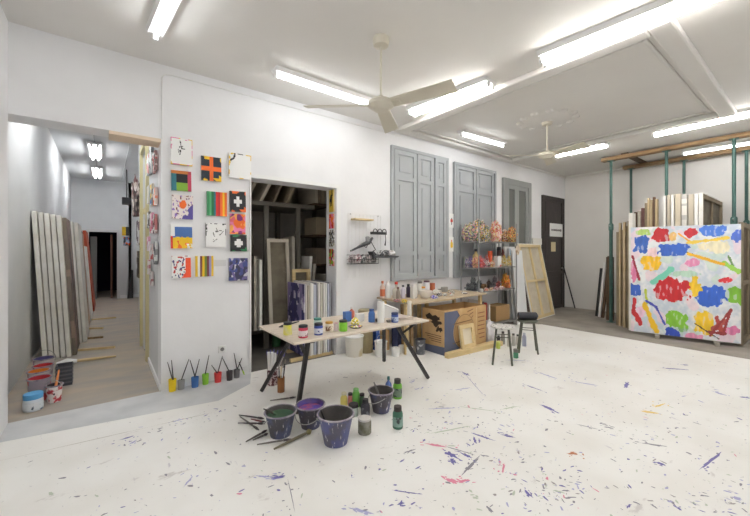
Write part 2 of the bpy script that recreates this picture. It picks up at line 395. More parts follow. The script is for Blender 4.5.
# cable conduit on the main wall
bm = BM(); tube(bm, [(P0 + .01, WALL - .008, LT + .0), (P0 + .01, WALL - .008, 3.36), (P0 + .04, WALL - .008, 3.40), (P0 + .12, WALL - .008, 3.41), (3.9, WALL - .008, 3.41)], .007, 6)
struct('trim_cable', bm, M_white)
bm = BM(); tube(bm, [(-.165, 5.2, HC - .012), (-.165, 13.0, HC - .012)], .012, 6); struct('trim_hallway_conduit', bm, mat('conduit_grey', (.45, .45, .46), .5))
bm = BM(); tube(bm, [(.40, 4.8, HC - .02), (.40, 13, HC - .02)], .012, 6); struct('trim_hallway_pipe', bm, mat('conduit_grey', (.45, .45, .46), .5))

# ------------------------------------------------------------------ fluorescent lights
def light(x0, y0, x1, y1, z, label, n=1, m=None, group=None):
    d = Vector((x1 - x0, y1 - y0, 0)); ln = d.length; t = thing('fluorescent_light', label, 'ceiling light', ((x0 + x1) / 2, (y0 + y1) / 2, z - .001), math.atan2(d.y, d.x), group)
    h = ln / 2; w = .075 if n == 1 else .13
    bm = BM(); prism(bm, [(-w, 0), (w, 0), (w * .8, -.045), (-w * .8, -.045)], -h, h, 'x'); bt = mesh('batten', bm, M_white, t)
    for k in range(n):
        yy = 0 if n == 1 else (-.05 + .1 * k)
        bm = BM(); cyl(bm, (-h + .03, yy, -.075), (h - .03, yy, -.075), .017, 10); mesh('tube', bm, m or M_tube, t)
        for sg in (-1, 1):
            bm = BM(); box(bm, sg * (h - .014) - .014, sg * (h - .014) + .014, yy - .02, yy + .02, -.1, -.045); mesh('lampholder', bm, M_white, bt)
    return t
light(.36, 3.72, .46, 2.50, CEIL, 'bare tube batten at the top left corner running towards the camera', 1, M_tubec)
light(1.46, 3.70, 2.80, 3.72, CEIL, 'single tube light along the main wall just left of the near fan', 1, M_tubec)
light(3.42, 3.60, 3.56, 2.40, CEIL, 'twin tube light behind the right blade of the near fan', 2)
light(4.65, 3.72, 5.80, 3.66, CEIL, 'short looking tube light inside the moulding near the main wall', 1, M_tubec)
light(3.54, 1.80, 3.66, .40, CEIL, 'largest brightest twin tube light at top right beside the moulding', 2)
light(7.25, 1.80, 7.22, .58, CEIL, 'twin tube light at the right edge in front of the green props', 2)
light(7.25, 3.40, 7.27, 2.48, CEIL, 'tube light just beyond the far ceiling fan', 2)
light(9.12, 1.80, 9.2, .45, CEIL, 'tube light behind the timber beams over the canvas rack', 1, M_tubec)
light(-.165, 5.3, -.165, 6.5, HC - .02, 'hallway tube light hidden above the opening lintel', 2, emit('near_hallway_glow', (.98, .99, 1), 40))
light(-.165, 8.9, -.165, 10.2, HC - .02, 'nearer tube light on the hallway ceiling', 2, M_tubeh)
light(-.165, 11.4, -.165, 12.7, HC - .02, 'farther tube light on the hallway ceiling', 2, M_tubeh)
light(1.1, 4.95, 2.3, 4.95, 3.2, 'dim tube light inside the storeroom above the doorway head', 1, emit('dim_storeroom_glow', (1, .95, .86), 5))  # unseen tube added to lift the dark storeroom
for q, (x, y) in enumerate([(1.2, -1.4), (6.4, -1.2), (.5, 1.4), (7.0, -.1)]):  # unseen tubes added to brighten floor, pillar, hallway canvases and right side
    light(x, y - .6, x, y + .6, CEIL, m=M_tubefill, n=2 - (q == 2), label=['tube light on the ceiling behind the camera near the left wall', 'tube light on the ceiling behind the camera towards the canvas rack', 'tube light overhead between the top left light and the camera', 'tube light overhead just out of the picture on the right'][q])

# ------------------------------------------------------------------ ceiling fans
def fan(x, y, zm, R, angs, label, tw=.16):
    t = thing('ceiling_fan', label, 'ceiling fan', (x, y, CEIL))
    zm -= CEIL
    bm = BM(); lathe(bm, [(0, 0), (.075, 0), (.08, -.03), (.07, -.075), (.02, -.09), (0, -.09)], 20); mesh('canopy', bm, M_fan, t)
    bm = BM(); cyl(bm, (0, 0, -.085), (0, 0, zm + .06), .011, 8); mesh('rod', bm, M_fan, t)
    bm = BM(); lathe(bm, [(0, .07), (.022, .068), (.03, .03), (.1, .022), (.125, 0), (.125, -.03), (.1, -.05), (.07, -.06), (.06, -.075), (0, -.08)], 24, (0, 0, zm)); mesh('motor', bm, M_fan, t)
    for a in angs:
        M = Matrix.Translation((0, 0, zm - .02)) @ Matrix.Rotation(math.radians(a), 4, 'Z') @ Matrix.Rotation(math.radians(-16), 4, 'X')
        bm = BM(); v = box(bm, .11, R, -.06, .06, -.004, .004)
        for q in v:
            if q.co.x > .2: q.co.y *= 1.35
            q.co = M @ q.co
        bl = mesh('blade', bm, M_fan, t, bevel=.002)
        bm = BM(); box(bm, .09, .2, -.025, .025, -.010, -.004, 0, M); mesh('blade_bracket', bm, M_fan, bl)
FX, FY = 2.053, 2.573
zf = hgt(103, (FX, FY))
def fan_ang(px, py):
    p = on_z(px, py, zf - .02); return math.degrees(math.atan2(p.y - FY, p.x - FX)), (p - Vector((FX, FY, zf))).length
A_ = [fan_ang(303, 107), fan_ang(450, 87), fan_ang(393, 134)]
fan(FX, FY, zf, .72, [a[0] for a in A_], 'cream three-bladed ceiling fan hanging nearest the camera')
F2 = (5.346, 2.637); fan(F2[0], F2[1], hgt(154, F2), .62, [20, 140, 260], 'cream ceiling fan hanging from the plaster ceiling rose')

# ------------------------------------------------------------------ shutters
def shutter_leaf(t, x0, x1, z0, z1, y, m, rails):
    """one leaf: board with recessed panels between rails; a single mesh"""
    bm = BM(); d = .035; w = .07
    zs = [z0] + [z0 + (z1 - z0) * r for r in rails] + [z1]
    # back board plus raised ladder frame
    outer = [(x0, z0), (x1, z0), (x1, z1), (x0, z1)]
    box(bm, x0, x1, y - .012, y, z0, z1)
    box(bm, x0, x0 + w, y - d, y - .012, z0, z1); box(bm, x1 - w, x1, y - d, y - .012, z0, z1)
    for k, z in enumerate(zs):
        a = z if k == 0 else (z - w if k == len(zs) - 1 else z - w / 2)
        box(bm, x0 + w, x1 - w, y - d, y - .012, a, a + w)
    for a, b in zip(zs[:-1], zs[1:]):
        box(bm, x0 + w + .05, x1 - w - .05, y - .022, y - .012, a + w + .04, b - w - .04)
    return mesh('shutter_leaf', bm, m, t)
def shutters(label, xs, z0, z1, m=M_shut, rails=(.19, .78), outs=None):
    x0, x1 = xs[0], xs[-1]
    t = thing('window_shutters', label, 'shutters', (0, 0, 0))
    bm = BM(); ringframe(bm, x0 - .06, x1 + .06, z0 - .05, z1 + .05, .05, WALL - .05, WALL - .0); mesh('shutter_frame', bm, m, t)
    for i, (a, b) in enumerate(zip(xs[:-1], xs[1:])):
        lf = shutter_leaf(t, a + .012, b - .012, z0, z1, WALL - .002 - (outs[i] if outs else 0), m, rails)
        bm = BM(); cyl(bm, (a + .012, WALL - .047, z0 + .3), (a + .012, WALL - .047, z0 + .38), .009, 8); mesh('hinge', bm, M_steel, lf)
    return t
X_ = lambda px: on_y(px, 200, WALL - .03).x
shutters('large grey window shutters with three panelled leaves above the workbench', [X_(394), X_(417), X_(434), X_(446)], 1.06, 3.17, outs=[0, 0, .02])
shutters('darker grey window shutters partly hidden behind the metal shelving', [X_(456), X_(476), X_(494)], 1.04, 3.14, mat('grey_gloss_shade', L(160, 164, 167), .45, L(152, 156, 160), 2))
t = thing('balcony_door', 'tall narrow grey glazed door between the shelving and the dark door', 'glazed door', (0, 0, 0))
x0, x1 = X_(504), X_(529)
bm = BM(); ringframe(bm, x0 - .04, x1 + .06, .02, 3.1, .13, WALL - .06, WALL); mesh('door_frame', bm, M_shutd, t)
xm = (x0 + x1) / 2 - .03
for a, b in ((x0 + .09, xm), (xm, x1 - .07)):
    bm = BM(); ringframe(bm, a, b, .15, 2.97, .09, WALL - .045, WALL - .005); lf = mesh('glazed_leaf', bm, M_shutd, t)
    bm = BM(); box(bm, a + .09, b - .09, WALL - .025, WALL - .015, .24, 2.88); mesh('pane', bm, M_glass, lf)
# dark entrance door
t = thing('entrance_door', 'dark brown panelled door in the far corner with a paper notice', 'door', (0, 0, 0))
x0, x1 = 8.62, 9.66; zt = 2.84
bm = BM(); prism(bm, [(x0 - .05, 0), (x0 - .05, zt + .05), (x1 + .05, zt + .05), (x1 + .05, 0), (x1, 0), (x1, zt), (x0, zt), (x0, 0)], WALL - .05, WALL); mesh('door_frame', bm, M_door, t)
shutter_leaf(t, x0, x1, .01, zt, WALL - .004, M_door, (.33, .66)).name = 'door_leaf'
bm = BM(); lathe(bm, [(0, 0), (.02, 0), (.02, .03), (.035, .05), (.03, .07), (0, .075)], 12)
for v in bm.verts: v.co = Vector((x1 - .1 + v.co.x, WALL - .04 - v.co.z, 1.05 + v.co.y))
mesh('knob', bm, M_steel, t)
def sheet(name, cat, label, px0, px1, py0, py1, Y, m, lines=0):
    a = on_y(px0, py0, Y); b = on_y(px1, py1, Y); z1, z0 = a.z, b.z
    bm = BM(); box(bm, a.x, b.x, Y - .003, Y, z0, z1)
    if lines:
        zc = (z0 + z1) / 2; xx = a.x + .12 * (b.x - a.x); rnd = random.Random(3)
        while xx < b.x - .12 * (b.x - a.x):
            ww = rnd.uniform(.012, .03); hh = rnd.uniform(.018, .03); box(bm, xx, xx + ww, Y - .0045, Y - .003, zc - hh, zc + hh, 1); xx += ww + .012
    return tag(mesh(name, bm, [m, M_ink], None), label, cat)
sheet('paper_notice', 'notice', 'white paper notice with a dark line of writing on the dark door', 549.7, 562.4, 223, 237, WALL - .042, M_paper, 1)
sheet('card_notice', 'notice', 'small cream card below the white notice on the dark door', 551, 555.5, 242, 251.5, WALL - .042, flat(214, 200, 160))
a = on_y(531, 239, WALL); b = on_y(540, 244, WALL)
bm = BM(); box(bm, a.x, b.x, WALL - .05, WALL, b.z - .02, a.z + .02); tag(mesh('switch_box', bm, flat(222, 220, 212), bevel=.008), 'pale switch box on the wall just left of the dark door', 'switch')
bm = BM(); cyl(bm, (9.62, 4.02, 0.02), (9.50, 4.26, 1.12), .016, 8); tag(mesh('broom_handle', bm, M_blackp), 'thin dark stick leaning in the corner beside the dark door', 'stick')
a = on_y(222, 349, WALL)
t = thing('wall_socket', 'small white socket low on the pillar above the paint pots', 'socket', (a.x, WALL, a.z))
bm = BM(); box(bm, -.042, .042, -.012, 0, -.042, .042); mesh('cover_plate', bm, M_white, t, bevel=.004)
bm = BM(); lathe(bm, [(0, 0), (.022, 0), (.022, .006), (0, .006)], 14)
for v in bm.verts: v.co = Vector((v.co.x, -.012 - v.co.z, v.co.y))
mesh('plug_well', bm, flat(120, 120, 120), t)

# ------------------------------------------------------------------ small canvases on the pillar
small = [
 (171, 192.5, 138.5, 165, scribble(3, cols=(K_,), n=3, span=.07, c=(.42, .4), th=.018, border=[W_, YEL, PNK, K_]), 'white canvas with a small black scribble, top left of the pillar pictures'),
 (201.5, 221.5, 157, 181, cross(L(40, 52, 66), ORG, .1, .5, YEL), 'dark canvas crossed by a thick orange cross'),
 (229, 251, 154, 178.5, scribble(8, n=1, span=.05, c=(.25, .15), border=[W_, YEL, W_, K_, W_]), 'almost blank white canvas at the top beside the storeroom doorway'),
 (171.5, 191.5, 171, 191, blocks, 'colour block canvas in orange, teal, black and lime green'),
 (172, 193, 195, 219, (lambda u, v: L(96, 84, 160) if u + v > 1.38 + .25 * nz_(u, v, 4, 5) else (ORG if ((u - .5) ** 2 + (v - .38) ** 2) ** .5 < .17 + .1 * nz_(u, v, 7, 2) else (L(150, 120, 190) if nz_(u, v, 9, 4) > .33 else L(120, 60, 60) if nz_(u, v, 11, 6) > .4 else L(236, 226, 222)))), 'white canvas with an orange and purple splash under the colour blocks'),
 (207, 227, 192, 216, stripes([L(60, 140, 90), L(90, 180, 120), DGR, TEA, RED, L(180, 40, 50), ORG, YEL, ORG]), 'vertically striped canvas in greens, red and orange under the orange cross'),
 (230, 246, 191.5, 212, cross(K_, W_, .1, .24, ORG), 'upper black canvas with a white cross and orange top edge'),
 (230, 245.5, 214, 234, splash(12, [PNK, ORG, L(240, 170, 80), L(120, 40, 110)], L(220, 100, 120), 3, .02), 'pink and orange canvas between the two white crosses'),
 (171, 192.5, 224, 248.5, seascape, 'blue over yellow canvas on the left edge of the pillar'),
 (206, 226, 223.5, 247, scribble(21, n=3, span=.18, th=.012, border=[W_, W_, K_, ORG]), 'white canvas with fine black scribbles below the striped canvas'),
 (230.5, 247, 235, 251.5, cross(K_, W_, .11, .26, DGR), 'lower black canvas with a white cross and red and green edges'),
 (172, 191, 256, 278, (lambda u, v: L(236, 84, 44) if (u > .72 and v > .1) or (u + v > 1.45 + .3 * nz_(u, v, 6, 3)) else (L(70, 66, 120) if nz_(u, v, 8, 9) > .3 else L(190, 60, 60) if nz_(u, v, 9, 12) > .36 else W_)), 'white canvas with red and orange splashes, lowest on the left'),
 (195.5, 213.5, 256, 276.5, stripes([YEL, W_, L(120, 60, 50), YEL, L(110, 130, 50), L(120, 50, 60), L(150, 150, 200), YEL]), 'striped canvas in ochre, white, maroon and lilac in the bottom row'),
 (229, 247.5, 258, 280.5, splash(41, [L(70, 80, 140), L(110, 100, 150), L(60, 60, 90)], L(206, 204, 214), 5, .0), 'canvas covered in blue and violet daubs by the doorway, bottom row')]
for x0, x1, y0, y1, fn, lb in small:
    a = on_y((x0 + x1) / 2 - (x1 - x0) / 2, (y0 + y1) / 2, WALL - .03); b = on_y(x1, (y0 + y1) / 2, WALL - .03)
    ztop = hgt(y0, ((a.x + b.x) / 2, WALL - .03)); zb = hgt(y1, ((a.x + b.x) / 2, WALL - .03)); 
    o = painted('small_canvas', b.x - a.x, ztop - zb, .028, fn, 32, 32); o.location = (a.x, WALL - .03, zb); o.rotation_euler = (0, random.uniform(-.02, .02), 0)
    tag(o, lb, 'painting', 'small square paintings on the pillar')
a = on_y(214, 260, WALL - .004); b = on_y(226, 266, WALL - .004)
bm = BM(); box(bm, a.x, b.x, WALL - .004, WALL - .001, b.z, a.z); tag(mesh('card_label', bm, mat('label_card', (.7, .7, .7), .6)), 'small blank card slip pinned beside the bottom striped canvas', 'label')
# two little pictures between the shutters
for y0, y1, fn, lb in ((214, 227.5, lambda u, v: (L(200, 60, 40) if abs(u - .5) < .2 and abs(v - .5) < .12 else K_ if abs(u - .5) < .08 and abs(v - .55) < .25 else W_), 'upper small white picture with an orange mark between the shutters'), (237, 251.5, lambda u, v: (YEL if (u - .5) ** 2 * 1.2 + (v - .55) ** 2 < .05 else ORG if (u - .5) ** 2 + (v - .3) ** 2 < .008 else W_), 'lower small white picture with a yellow mark between the shutters')):
    a = on_y(448.5, y1, WALL - .02); b = on_y(454.7, y0, WALL - .02)
    o = painted('small_picture', b.x - a.x, b.z - a.z, .018, fn, 16, 20); o.location = (a.x, WALL - .02, a.z); tag(o, lb, 'painting')
# pictures on the doorway jamb (facing the doorway)
jm = [(190, 212, scribble(61, L(226, 190, 70), (K_,), 3, .3, th=.07), 'yellow and black picture, top of the storeroom door jamb'), (214, 228.5, splash(62, [ORG, PNK], RED, 3, .05), 'red and orange picture second on the door jamb'),
      (230, 246.5, splash(63, [W_, L(150, 140, 120)], K_, 6, .12), 'black speckled picture third on the door jamb'), (249, 266, splash(64, [RED, K_, GRN], L(230, 180, 200), 4, .05), 'pink, red and lime picture lowest on the door jamb')]
for y0, y1, fn, lb in jm:
    px = 331.2; p = on_x(px, 200, DR - .02); za, zb = hgt(y0, p), hgt(y1, p)
    o = painted('jamb_picture', .13, za - zb, .018, fn, 14, 18); o.location = (DR - .02, p.y + .065, zb); o.rotation_euler = (0, 0, -math.pi / 2); tag(o, lb, 'painting')
# canvases on the hallway's right wall, seen nearly edge-on
rnd = random.Random(11)
hw = [(4.52, 2.5, .30, .26, RED, K_), (4.50, 2.12, .26, .22, ORG, W_), (4.53, 1.80, .24, .25, L(200, 60, 60), K_), (4.50, 1.45, .22, .30, L(90, 90, 95), L(60, 60, 66)),
      (4.90, 2.55, .30, .36, K_, L(70, 70, 80)), (4.88, 2.15, .24, .3, YEL, BLU), (4.86, 1.82, .28, .28, PNK, RED), (4.88, 1.50, .24, .22, RED, W_), (4.92, 1.18, .2, .2, L(150, 40, 50), W_),
      (5.26, 2.60, .3, .3, W_, L(220, 90, 80)), (5.26, 2.22, .26, .26, L(230, 210, 120), W_), (5.25, 1.90, .26, .24, K_, L(120, 100, 60)), (5.28, 1.60, .24, .22, PNK, W_), (5.26, 1.30, .22, .22, L(190, 70, 90), L(220, 220, 210))]
cn = {id(RED): 'red'}
names = ['red and black', 'orange and white', 'crimson and black', 'plain grey', 'tall black', 'yellow and blue', 'pink and red', 'red and white', 'small maroon', 'white and coral', 'cream', 'black and olive', 'pink and white', 'rose and grey']
for i, (y, z, w, h, c1, c2) in enumerate(hw):
    o = painted('hallway_picture', w, h, .035, splash(70 + i, [c1, c2], W_, 3, .12), 12, 12, side=tuple(.45 * a + .4 for a in c1)); o.location = (HR - .037, y + w, z - .1); o.scale = (.85, .7, .85); o.rotation_euler = (0, 0, -math.pi / 2)
    tag(o, names[i] + ' hallway picture, ' + ['in the column nearest the corner', 'in the middle column', 'in the column beside the cream frame'][0 if i < 4 else 1 if i < 9 else 2], 'painting', 'paintings on the hallway wall')
for i, (y, z, w, h, c1, lb) in enumerate([(6.95, 1.60, .5, .42, L(130, 110, 120), 'mauve grey canvas just beyond the hallway door'), (7.0, 1.05, .4, .45, L(100, 92, 70), 'olive grey canvas low beyond the hallway door')]):
    o = painted('hallway_picture', w, h, .035, splash(90 + i, [K_, W_], c1, 3, .15), 12, 12, side=c1); o.location = (HR - .037, y + w, z); o.rotation_euler = (0, 0, -math.pi / 2); tag(o, lb, 'painting', 'paintings on the hallway wall')
# hallway end wall pictures, speaker, hanging cloth, dark bag
for px0, px1, py0, py1, fn, lb in ((122, 129.5, 227, 235.5, lambda u, v: YEL if u < .5 else L(52, 50, 48), 'half yellow half black canvas on the hallway end wall'), (123.5, 130, 237, 245.5, splash(99, [BLU, ORG, L(60, 60, 70)], L(150, 170, 200), 2.5, .1), 'blue and orange canvas on the hallway end wall')):
    a = on_y(px0, py1, HE - .03); b = on_y(px1, py0, HE - .03); w = b.x - a.x
    o = painted('end_wall_picture', w, b.z - a.z, .028, fn, 12, 12); o.location = (a.x, HE - .03, a.z); tag(o, lb, 'painting')
p = on_y(126.5, 200, 11.5)
t = thing('wall_speaker', 'small black speaker hanging high near the hallway end', 'speaker', (p.x, 11.5, p.z))
bm = BM(); box(bm, -.1, .1, -.1, .1, -.12, .06); mesh('speaker_body', bm, M_blackp, t, bevel=.01)
bm = BM(); cyl(bm, (0, 0, .05), (0, 0, HC - p.z), .012, 8); mesh('bracket', bm, M_blackp, t)
def blob(name, loc, r, sc, amp, m, seed, sub=3, freq=3.0, cols=None):
    bm = BM(); bmesh.ops.create_icosphere(bm, subdivisions=sub, radius=1)
    for v in bm.verts:
        n = v.co.normalized(); q = noise.noise(n * freq + Vector((seed, 0, 0))) + .5 * noise.noise(n * freq * 2.3 + Vector((0, seed, 0)))
        v.co = n * (1 + amp * q); v.co = Vector((v.co.x * sc[0] * r, v.co.y * sc[1] * r, max(v.co.z, -.75) * sc[2] * r))
    mz = min(v.co.z for v in bm.verts)
    for v in bm.verts: v.co.z -= mz
    if cols:
        cl = bm.loops.layers.float_color.new('Col'); rnd = random.Random(seed)
        for f in bm.faces:
            c = f.calc_center_median(); k = noise.cell(Vector((c.x, c.y, c.z)) * ((7.5 if sub > 4 else 4.2) / r) + Vector((seed * 3.1, 1, 2)))
            cc = cols[int(k * 997) % len(cols)]
            for l in f.loops: l[cl] = (*cc, 1)
        m = PAINT
    o = mesh(name, bm, m); o.location = loc
    if not cols:
        for pl in o.data.polygons: pl.use_smooth = True
    return o
p = on_x(134, 195, HR - .1)
o = blob('hanging_cloths', (HR - .062, 7.15, 2.08), .3, (.2, .55, 1.24), .35, None, 5, 4, 4, [L(150, 136, 132), L(100, 90, 90), L(190, 174, 166), L(220, 212, 208), L(130, 96, 96)])
tag(o, 'bundle of mottled dark cloths hanging on the hallway right wall', 'cloth')
bm = BM(); prism(bm, [(0, 0), (.16, 0), (.16, .9), (.10, .9)], 0, .06, 'y'); o = mesh('dark_board', bm, M_blackp); o.location = (.55, 13.5, 0); tag(o, 'black board standing right of the hallway end doorway', 'board')
# ================================================================== placing helper for upright things seen on a horizontal surface
def up(xl, xr, yt, yb, z=0.0):
    """centre on the surface, radius and height, from what is seen of it"""
    p = on_z((xl + xr) / 2, yb, z); t = depth(p); r = (xr - xl) / 2 / F * t / (1 + (((xl + xr) / 2 - CX) / F) ** 2) ** .5
    d = Vector((p.x, p.y, 0)).normalized(); c = p + d * r * .95
    return c, r, EYE + (HY - yt) / F * depth(c) - z
def fixed(xl, xr, yt, z, Y):
    p = on_y((xl + xr) / 2, 250, Y); t = depth(p); r = (xr - xl) / 2 / F * t / (1 + (((xl + xr) / 2 - CX) / F) ** 2) ** .5
    return Vector((p.x, Y, z)), r, EYE + (HY - yt) / F * t - z
# ------------------------------------------------------------------ containers
def jar(spec, body, lid, label, cat='paint jar', name='paint_jar', band=None, group=None, lidh=.18, wide=1.0):
    c, r, h = spec; t = thing(name, label, cat, c, random.uniform(0, 6), group)
    hb = h * (1 - lidh)
    bm = BM(); lathe(bm, [(0, 0), (r * .94, 0), (r, .006), (r, hb * .9), (r * .9, hb), (0, hb)], 20); jb = mesh('jar_body', bm, body, t)
    bm = BM(); lathe(bm, [(0, hb), (r * .97 * wide, hb), (r * .97 * wide, h - .004), (r * .93 * wide, h), (0, h)], 20); mesh('lid', bm, lid, t)
    if band:
        bm = BM(); lathe(bm, [(r * 1.012, hb * .16), (r * 1.012, hb * .72)], 20); mesh('paper_label', bm, band, jb)
    return t
def bottle(spec, body, cap, label, cat='bottle', name='bottle', band=None, neck=.35, sh=.62, group=None, caph=.14):
    c, r, h = spec; t = thing(name, label, cat, c, random.uniform(0, 6), group); n = r * neck
    bm = BM(); lathe(bm, [(0, 0), (r * .93, 0), (r, .008), (r, h * sh), (r * .92, h * (sh + .06)), (n * 1.15, h * (sh + .16)), (n, h * (sh + .19)), (n, h * (1 - caph)), (0, h * (1 - caph))], 20); jb = mesh('bottle_body', bm, body, t)
    bm = BM(); lathe(bm, [(0, h * (1 - caph)), (n * 1.25, h * (1 - caph)), (n * 1.2, h), (0, h)], 16); mesh('cap', bm, cap, t)
    if band:
        bm = BM(); lathe(bm, [(r * 1.012, h * .12), (r * 1.012, h * sh * .85)], 20); mesh('paper_label', bm, band, jb)
    return t
def tub(c, rb, rt, h, m, inner, label, cat='bucket', name='bucket', handle=None, fill=.55, rim=True, group=None, paint=None, rimmat=None, hm=None):
    t = thing(name, label, cat, c, 0, group); w = .006
    bm = BM(); lathe(bm, [(0, 0), (rb, 0), (rb + (rt - rb) * .5, h * .5), (rt, h), (rt - w, h), (rb + (rt - rb) * fill - w, h * fill), (0, h * fill)], 28, mis=[0, 0, 0, 0, 1, 1]); mesh('bucket_wall', bm, [m, inner], t)
    if rim:
        bm = BM(); tube(bm, [((rt + .003) * math.cos(2 * math.pi * k / 28), (rt + .003) * math.sin(2 * math.pi * k / 28), h - .003) for k in range(28)], .007, 6, closed=True); mesh('rim', bm, rimmat or M_rim, t)
    if paint:
        bm = BM(); rr = rb + (rt - rb) * (fill + .06) - w * 1.2; lathe(bm, [(0, h * fill), (rr, h * fill), (rr, h * (fill + .05)), (0, h * (fill + .06))], 20); mesh('paint_inside', bm, paint, t)
    if handle is not None:
        # wire bail, hanging down outside (handle<0) or standing up
        a, dirz = handle; pts = []
        for k in range(17):
            q = math.pi * k / 16; rr = rt + .012
            x = rr * math.cos(q); s_ = math.sin(q)
            pts.append((x * math.cos(a) - s_ * (rr if abs(dirz) < .9 else .02) * math.sin(a), x * math.sin(a) + s_ * (rr if abs(dirz) < .9 else .02) * math.cos(a), h - .03 + s_ * dirz * rr * 1.1))
        bm = BM(); tube(bm, pts, .0035, 6); mesh('handle', bm, hm or M_wire, t)
    return t
def brush(p0, p1, label, handle=M_blackp, tip=M_oldw, r=.006, hl=.2, group=None, tipr=None, name='paint_brush', cat='brush'):
    """handle from p0 to p1, bristles at p0"""
    p0 = Vector(p0); p1 = Vector(p1); d = (p1 - p0)
    t = thing(name, label, cat, p0, 0, group)
    bm = BM(); tube(bm, [d * hl, d * (hl + .1), d * .6, d], [r * .8, r * 1.1, r, r * .6], 8); mesh('handle', bm, handle, t)
    bm = BM(); tube(bm, [d * 0, d * hl * .5, d * hl], [r * .5, tipr or r * 1.5, r * 1.2], 8); mesh('bristles', bm, tip, t)
    return t
def stick(p0, p1, w, m, label, cat='stick', name='wooden_stick', group=None, h=None):
    p0 = Vector(p0); p1 = Vector(p1); bm = BM(); d = p1 - p0; u, v = frame_of(d); h = h or w
    V = []
    for p in (Vector((0, 0, 0)), d):
        for a, b in ((-1, -1), (1, -1), (1, 1), (-1, 1)): V.append(bm.verts.new(p + u * a * w / 2 + v * b * h / 2))
    for f in ((0, 3, 2, 1), (4, 5, 6, 7), (0, 1, 5, 4), (1, 2, 6, 5), (2, 3, 7, 6), (3, 0, 4, 7)): bm.faces.new([V[k] for k in f])
    o = mesh(name, bm, m); o.location = p0; return tag(o, label, cat, group)

# ================================================================== HALLWAY CONTENTS
def leaning(y0, y1, xb, h, th, tilt, m, label, face=None, group='canvases leaning in the hallway'):
    """canvas in a plane along the hallway, leaning on its left wall"""
    if face is None:
        bm = BM(); box(bm, 0, th, 0, y1 - y0, 0, h); o = mesh('stretched_canvas', bm, m, bevel=.004)
        o.location = (xb, y0, .0); o.rotation_euler = (0, -tilt, 0)
    else:
        o = painted('stretched_canvas', y1 - y0, h, th, face, 20, 40, side=m); o.rotation_euler = (0, -tilt, 0)
        o.data.transform(Matrix.Rotation(math.pi / 2, 4, 'Z') @ Matrix.Translation((0, -th, 0))); o.location = (xb, y0, 0)
    o.location.z = th * math.sin(tilt) + .002
    return tag(o, label, 'canvas', group)
ords = ['first', 'second', 'third', 'fourth', 'fifth', 'sixth', 'seventh', 'eighth', 'ninth', 'tenth', 'eleventh', 'twelfth', 'thirteenth', 'fourteenth', 'fifteenth', 'sixteenth']
for i in range(5):
    leaning(6.55 + .03 * (i % 2), 7.40, -.675 + i * .062, 2.04 - .012 * i, .05, .055, M_canvasw, 'tall white canvas leaning in the hallway, %s from the left wall' % ords[i])
leaning(6.62, 7.40, -.366, 1.97, .045, .06, L(150, 142, 130), 'brown streaked canvas leaning in front of the tall white hallway canvases', splash(101, [L(96, 76, 66), L(150, 120, 110), L(80, 60, 54)], L(140, 126, 114), 4, .05))
leaning(7.44, 8.5, -.345, 1.97, .05, .06, M_canvasw, 'white canvas behind the brown streaked one in the hallway')
leaning(7.48, 8.5, -.285, 1.96, .05, .06, M_canvasw, 'white canvas next to the pink edged one in the hallway')
leaning(8.56, 9.5, -.36, 1.93, .05, .06, L(206, 110, 130), 'pink edged canvas leaning halfway along the hallway', splash(103, [L(226, 120, 140), L(180, 120, 90)], L(214, 150, 130), 4, .05))
leaning(8.6, 9.5, -.30, 1.85, .05, .06, L(196, 150, 110), 'tan canvas leaning just past the pink edged one', splash(104, [L(200, 140, 90), L(170, 150, 130)], L(190, 170, 150), 4, .05))
leaning(9.56, 10.9, -.34, 1.75, .05, .07, L(120, 104, 140), 'violet canvas leaning far along the hallway', splash(105, [PUR, L(150, 140, 170)], L(130, 116, 150), 4, .02))
leaning(9.62, 10.9, -.28, 1.6, .05, .07, M_canvasw, 'low white canvas beside the violet one in the hallway')
leaning(11.1, 12.6, -.34, 1.98, .06, .085, M_blackp, 'black canvas leaning before the hallway end wall')
leaning(11.1, 12.5, -.265, 2.0, .06, .085, L(190, 84, 52), 'orange red canvas, last one leaning towards the hallway end', lambda u, v: L(186, 80, 50))
# battens on the hallway floor
for i, (a, b, c, d, lb) in enumerate([(74, 350.5, 115, 347, 'pale wooden batten on the hallway floor behind the long-handled brush'), (85, 338.5, 103, 337, 'short brown batten on the hallway floor, third from the paint tubs'), (87, 328.5, 103, 328, 'short pale batten farther along the hallway floor'), (87, 320, 116, 317.5, 'thin batten farthest along the hallway floor')]):
    stick(on_z(a, b, .016), on_z(c, d, .016), .03, M_pine if i != 1 else M_wood, lb, 'batten', 'wooden_batten')
a, b = on_z(72, 361, .04), on_z(116, 356, .02)
brush(on_z(56, 363.5, .05), b, 'broad white brush with a long wooden handle lying across the tubs', M_pine, M_paper, .019, .33, tipr=.05, name='long_handled_brush')
# paint tubs at the left wall
M_cutin = flat(60, 56, 62)
c, r, h = up(22.5, 44, 393, 412)
jar((c, r, h), specks(206, 214, 220, 60, 90, 130, 9, .6, .66), flat(86, 160, 210), 'round paint can with a blue lid band, nearest in the hallway corner', 'paint can', 'paint_can', band=specks(214, 220, 224, 50, 70, 90, 30, .62, .68), lidh=.3, wide=1.02)
def tubpx(xl, xr, yt, yb, *a, ratio=.85, **k):
    c, r, h = up(xl, xr, yt, yb); c.x = max(c.x, HL + r + .02); return tub(c, r * ratio, r, h, *a, **k)
M_red, M_orn, M_blu = flat(190, 44, 48), flat(216, 128, 40), flat(52, 62, 160)
tubpx(45.5, 63, 384.5, 403, specks(228, 220, 216, 190, 60, 70, 18, .5, .58), M_cutin, 'white dripped pot with red runs and a wire handle by the blue can', 'paint pot', 'paint_pot', handle=(2.6, 1.0), fill=.6, paint=M_cutin)
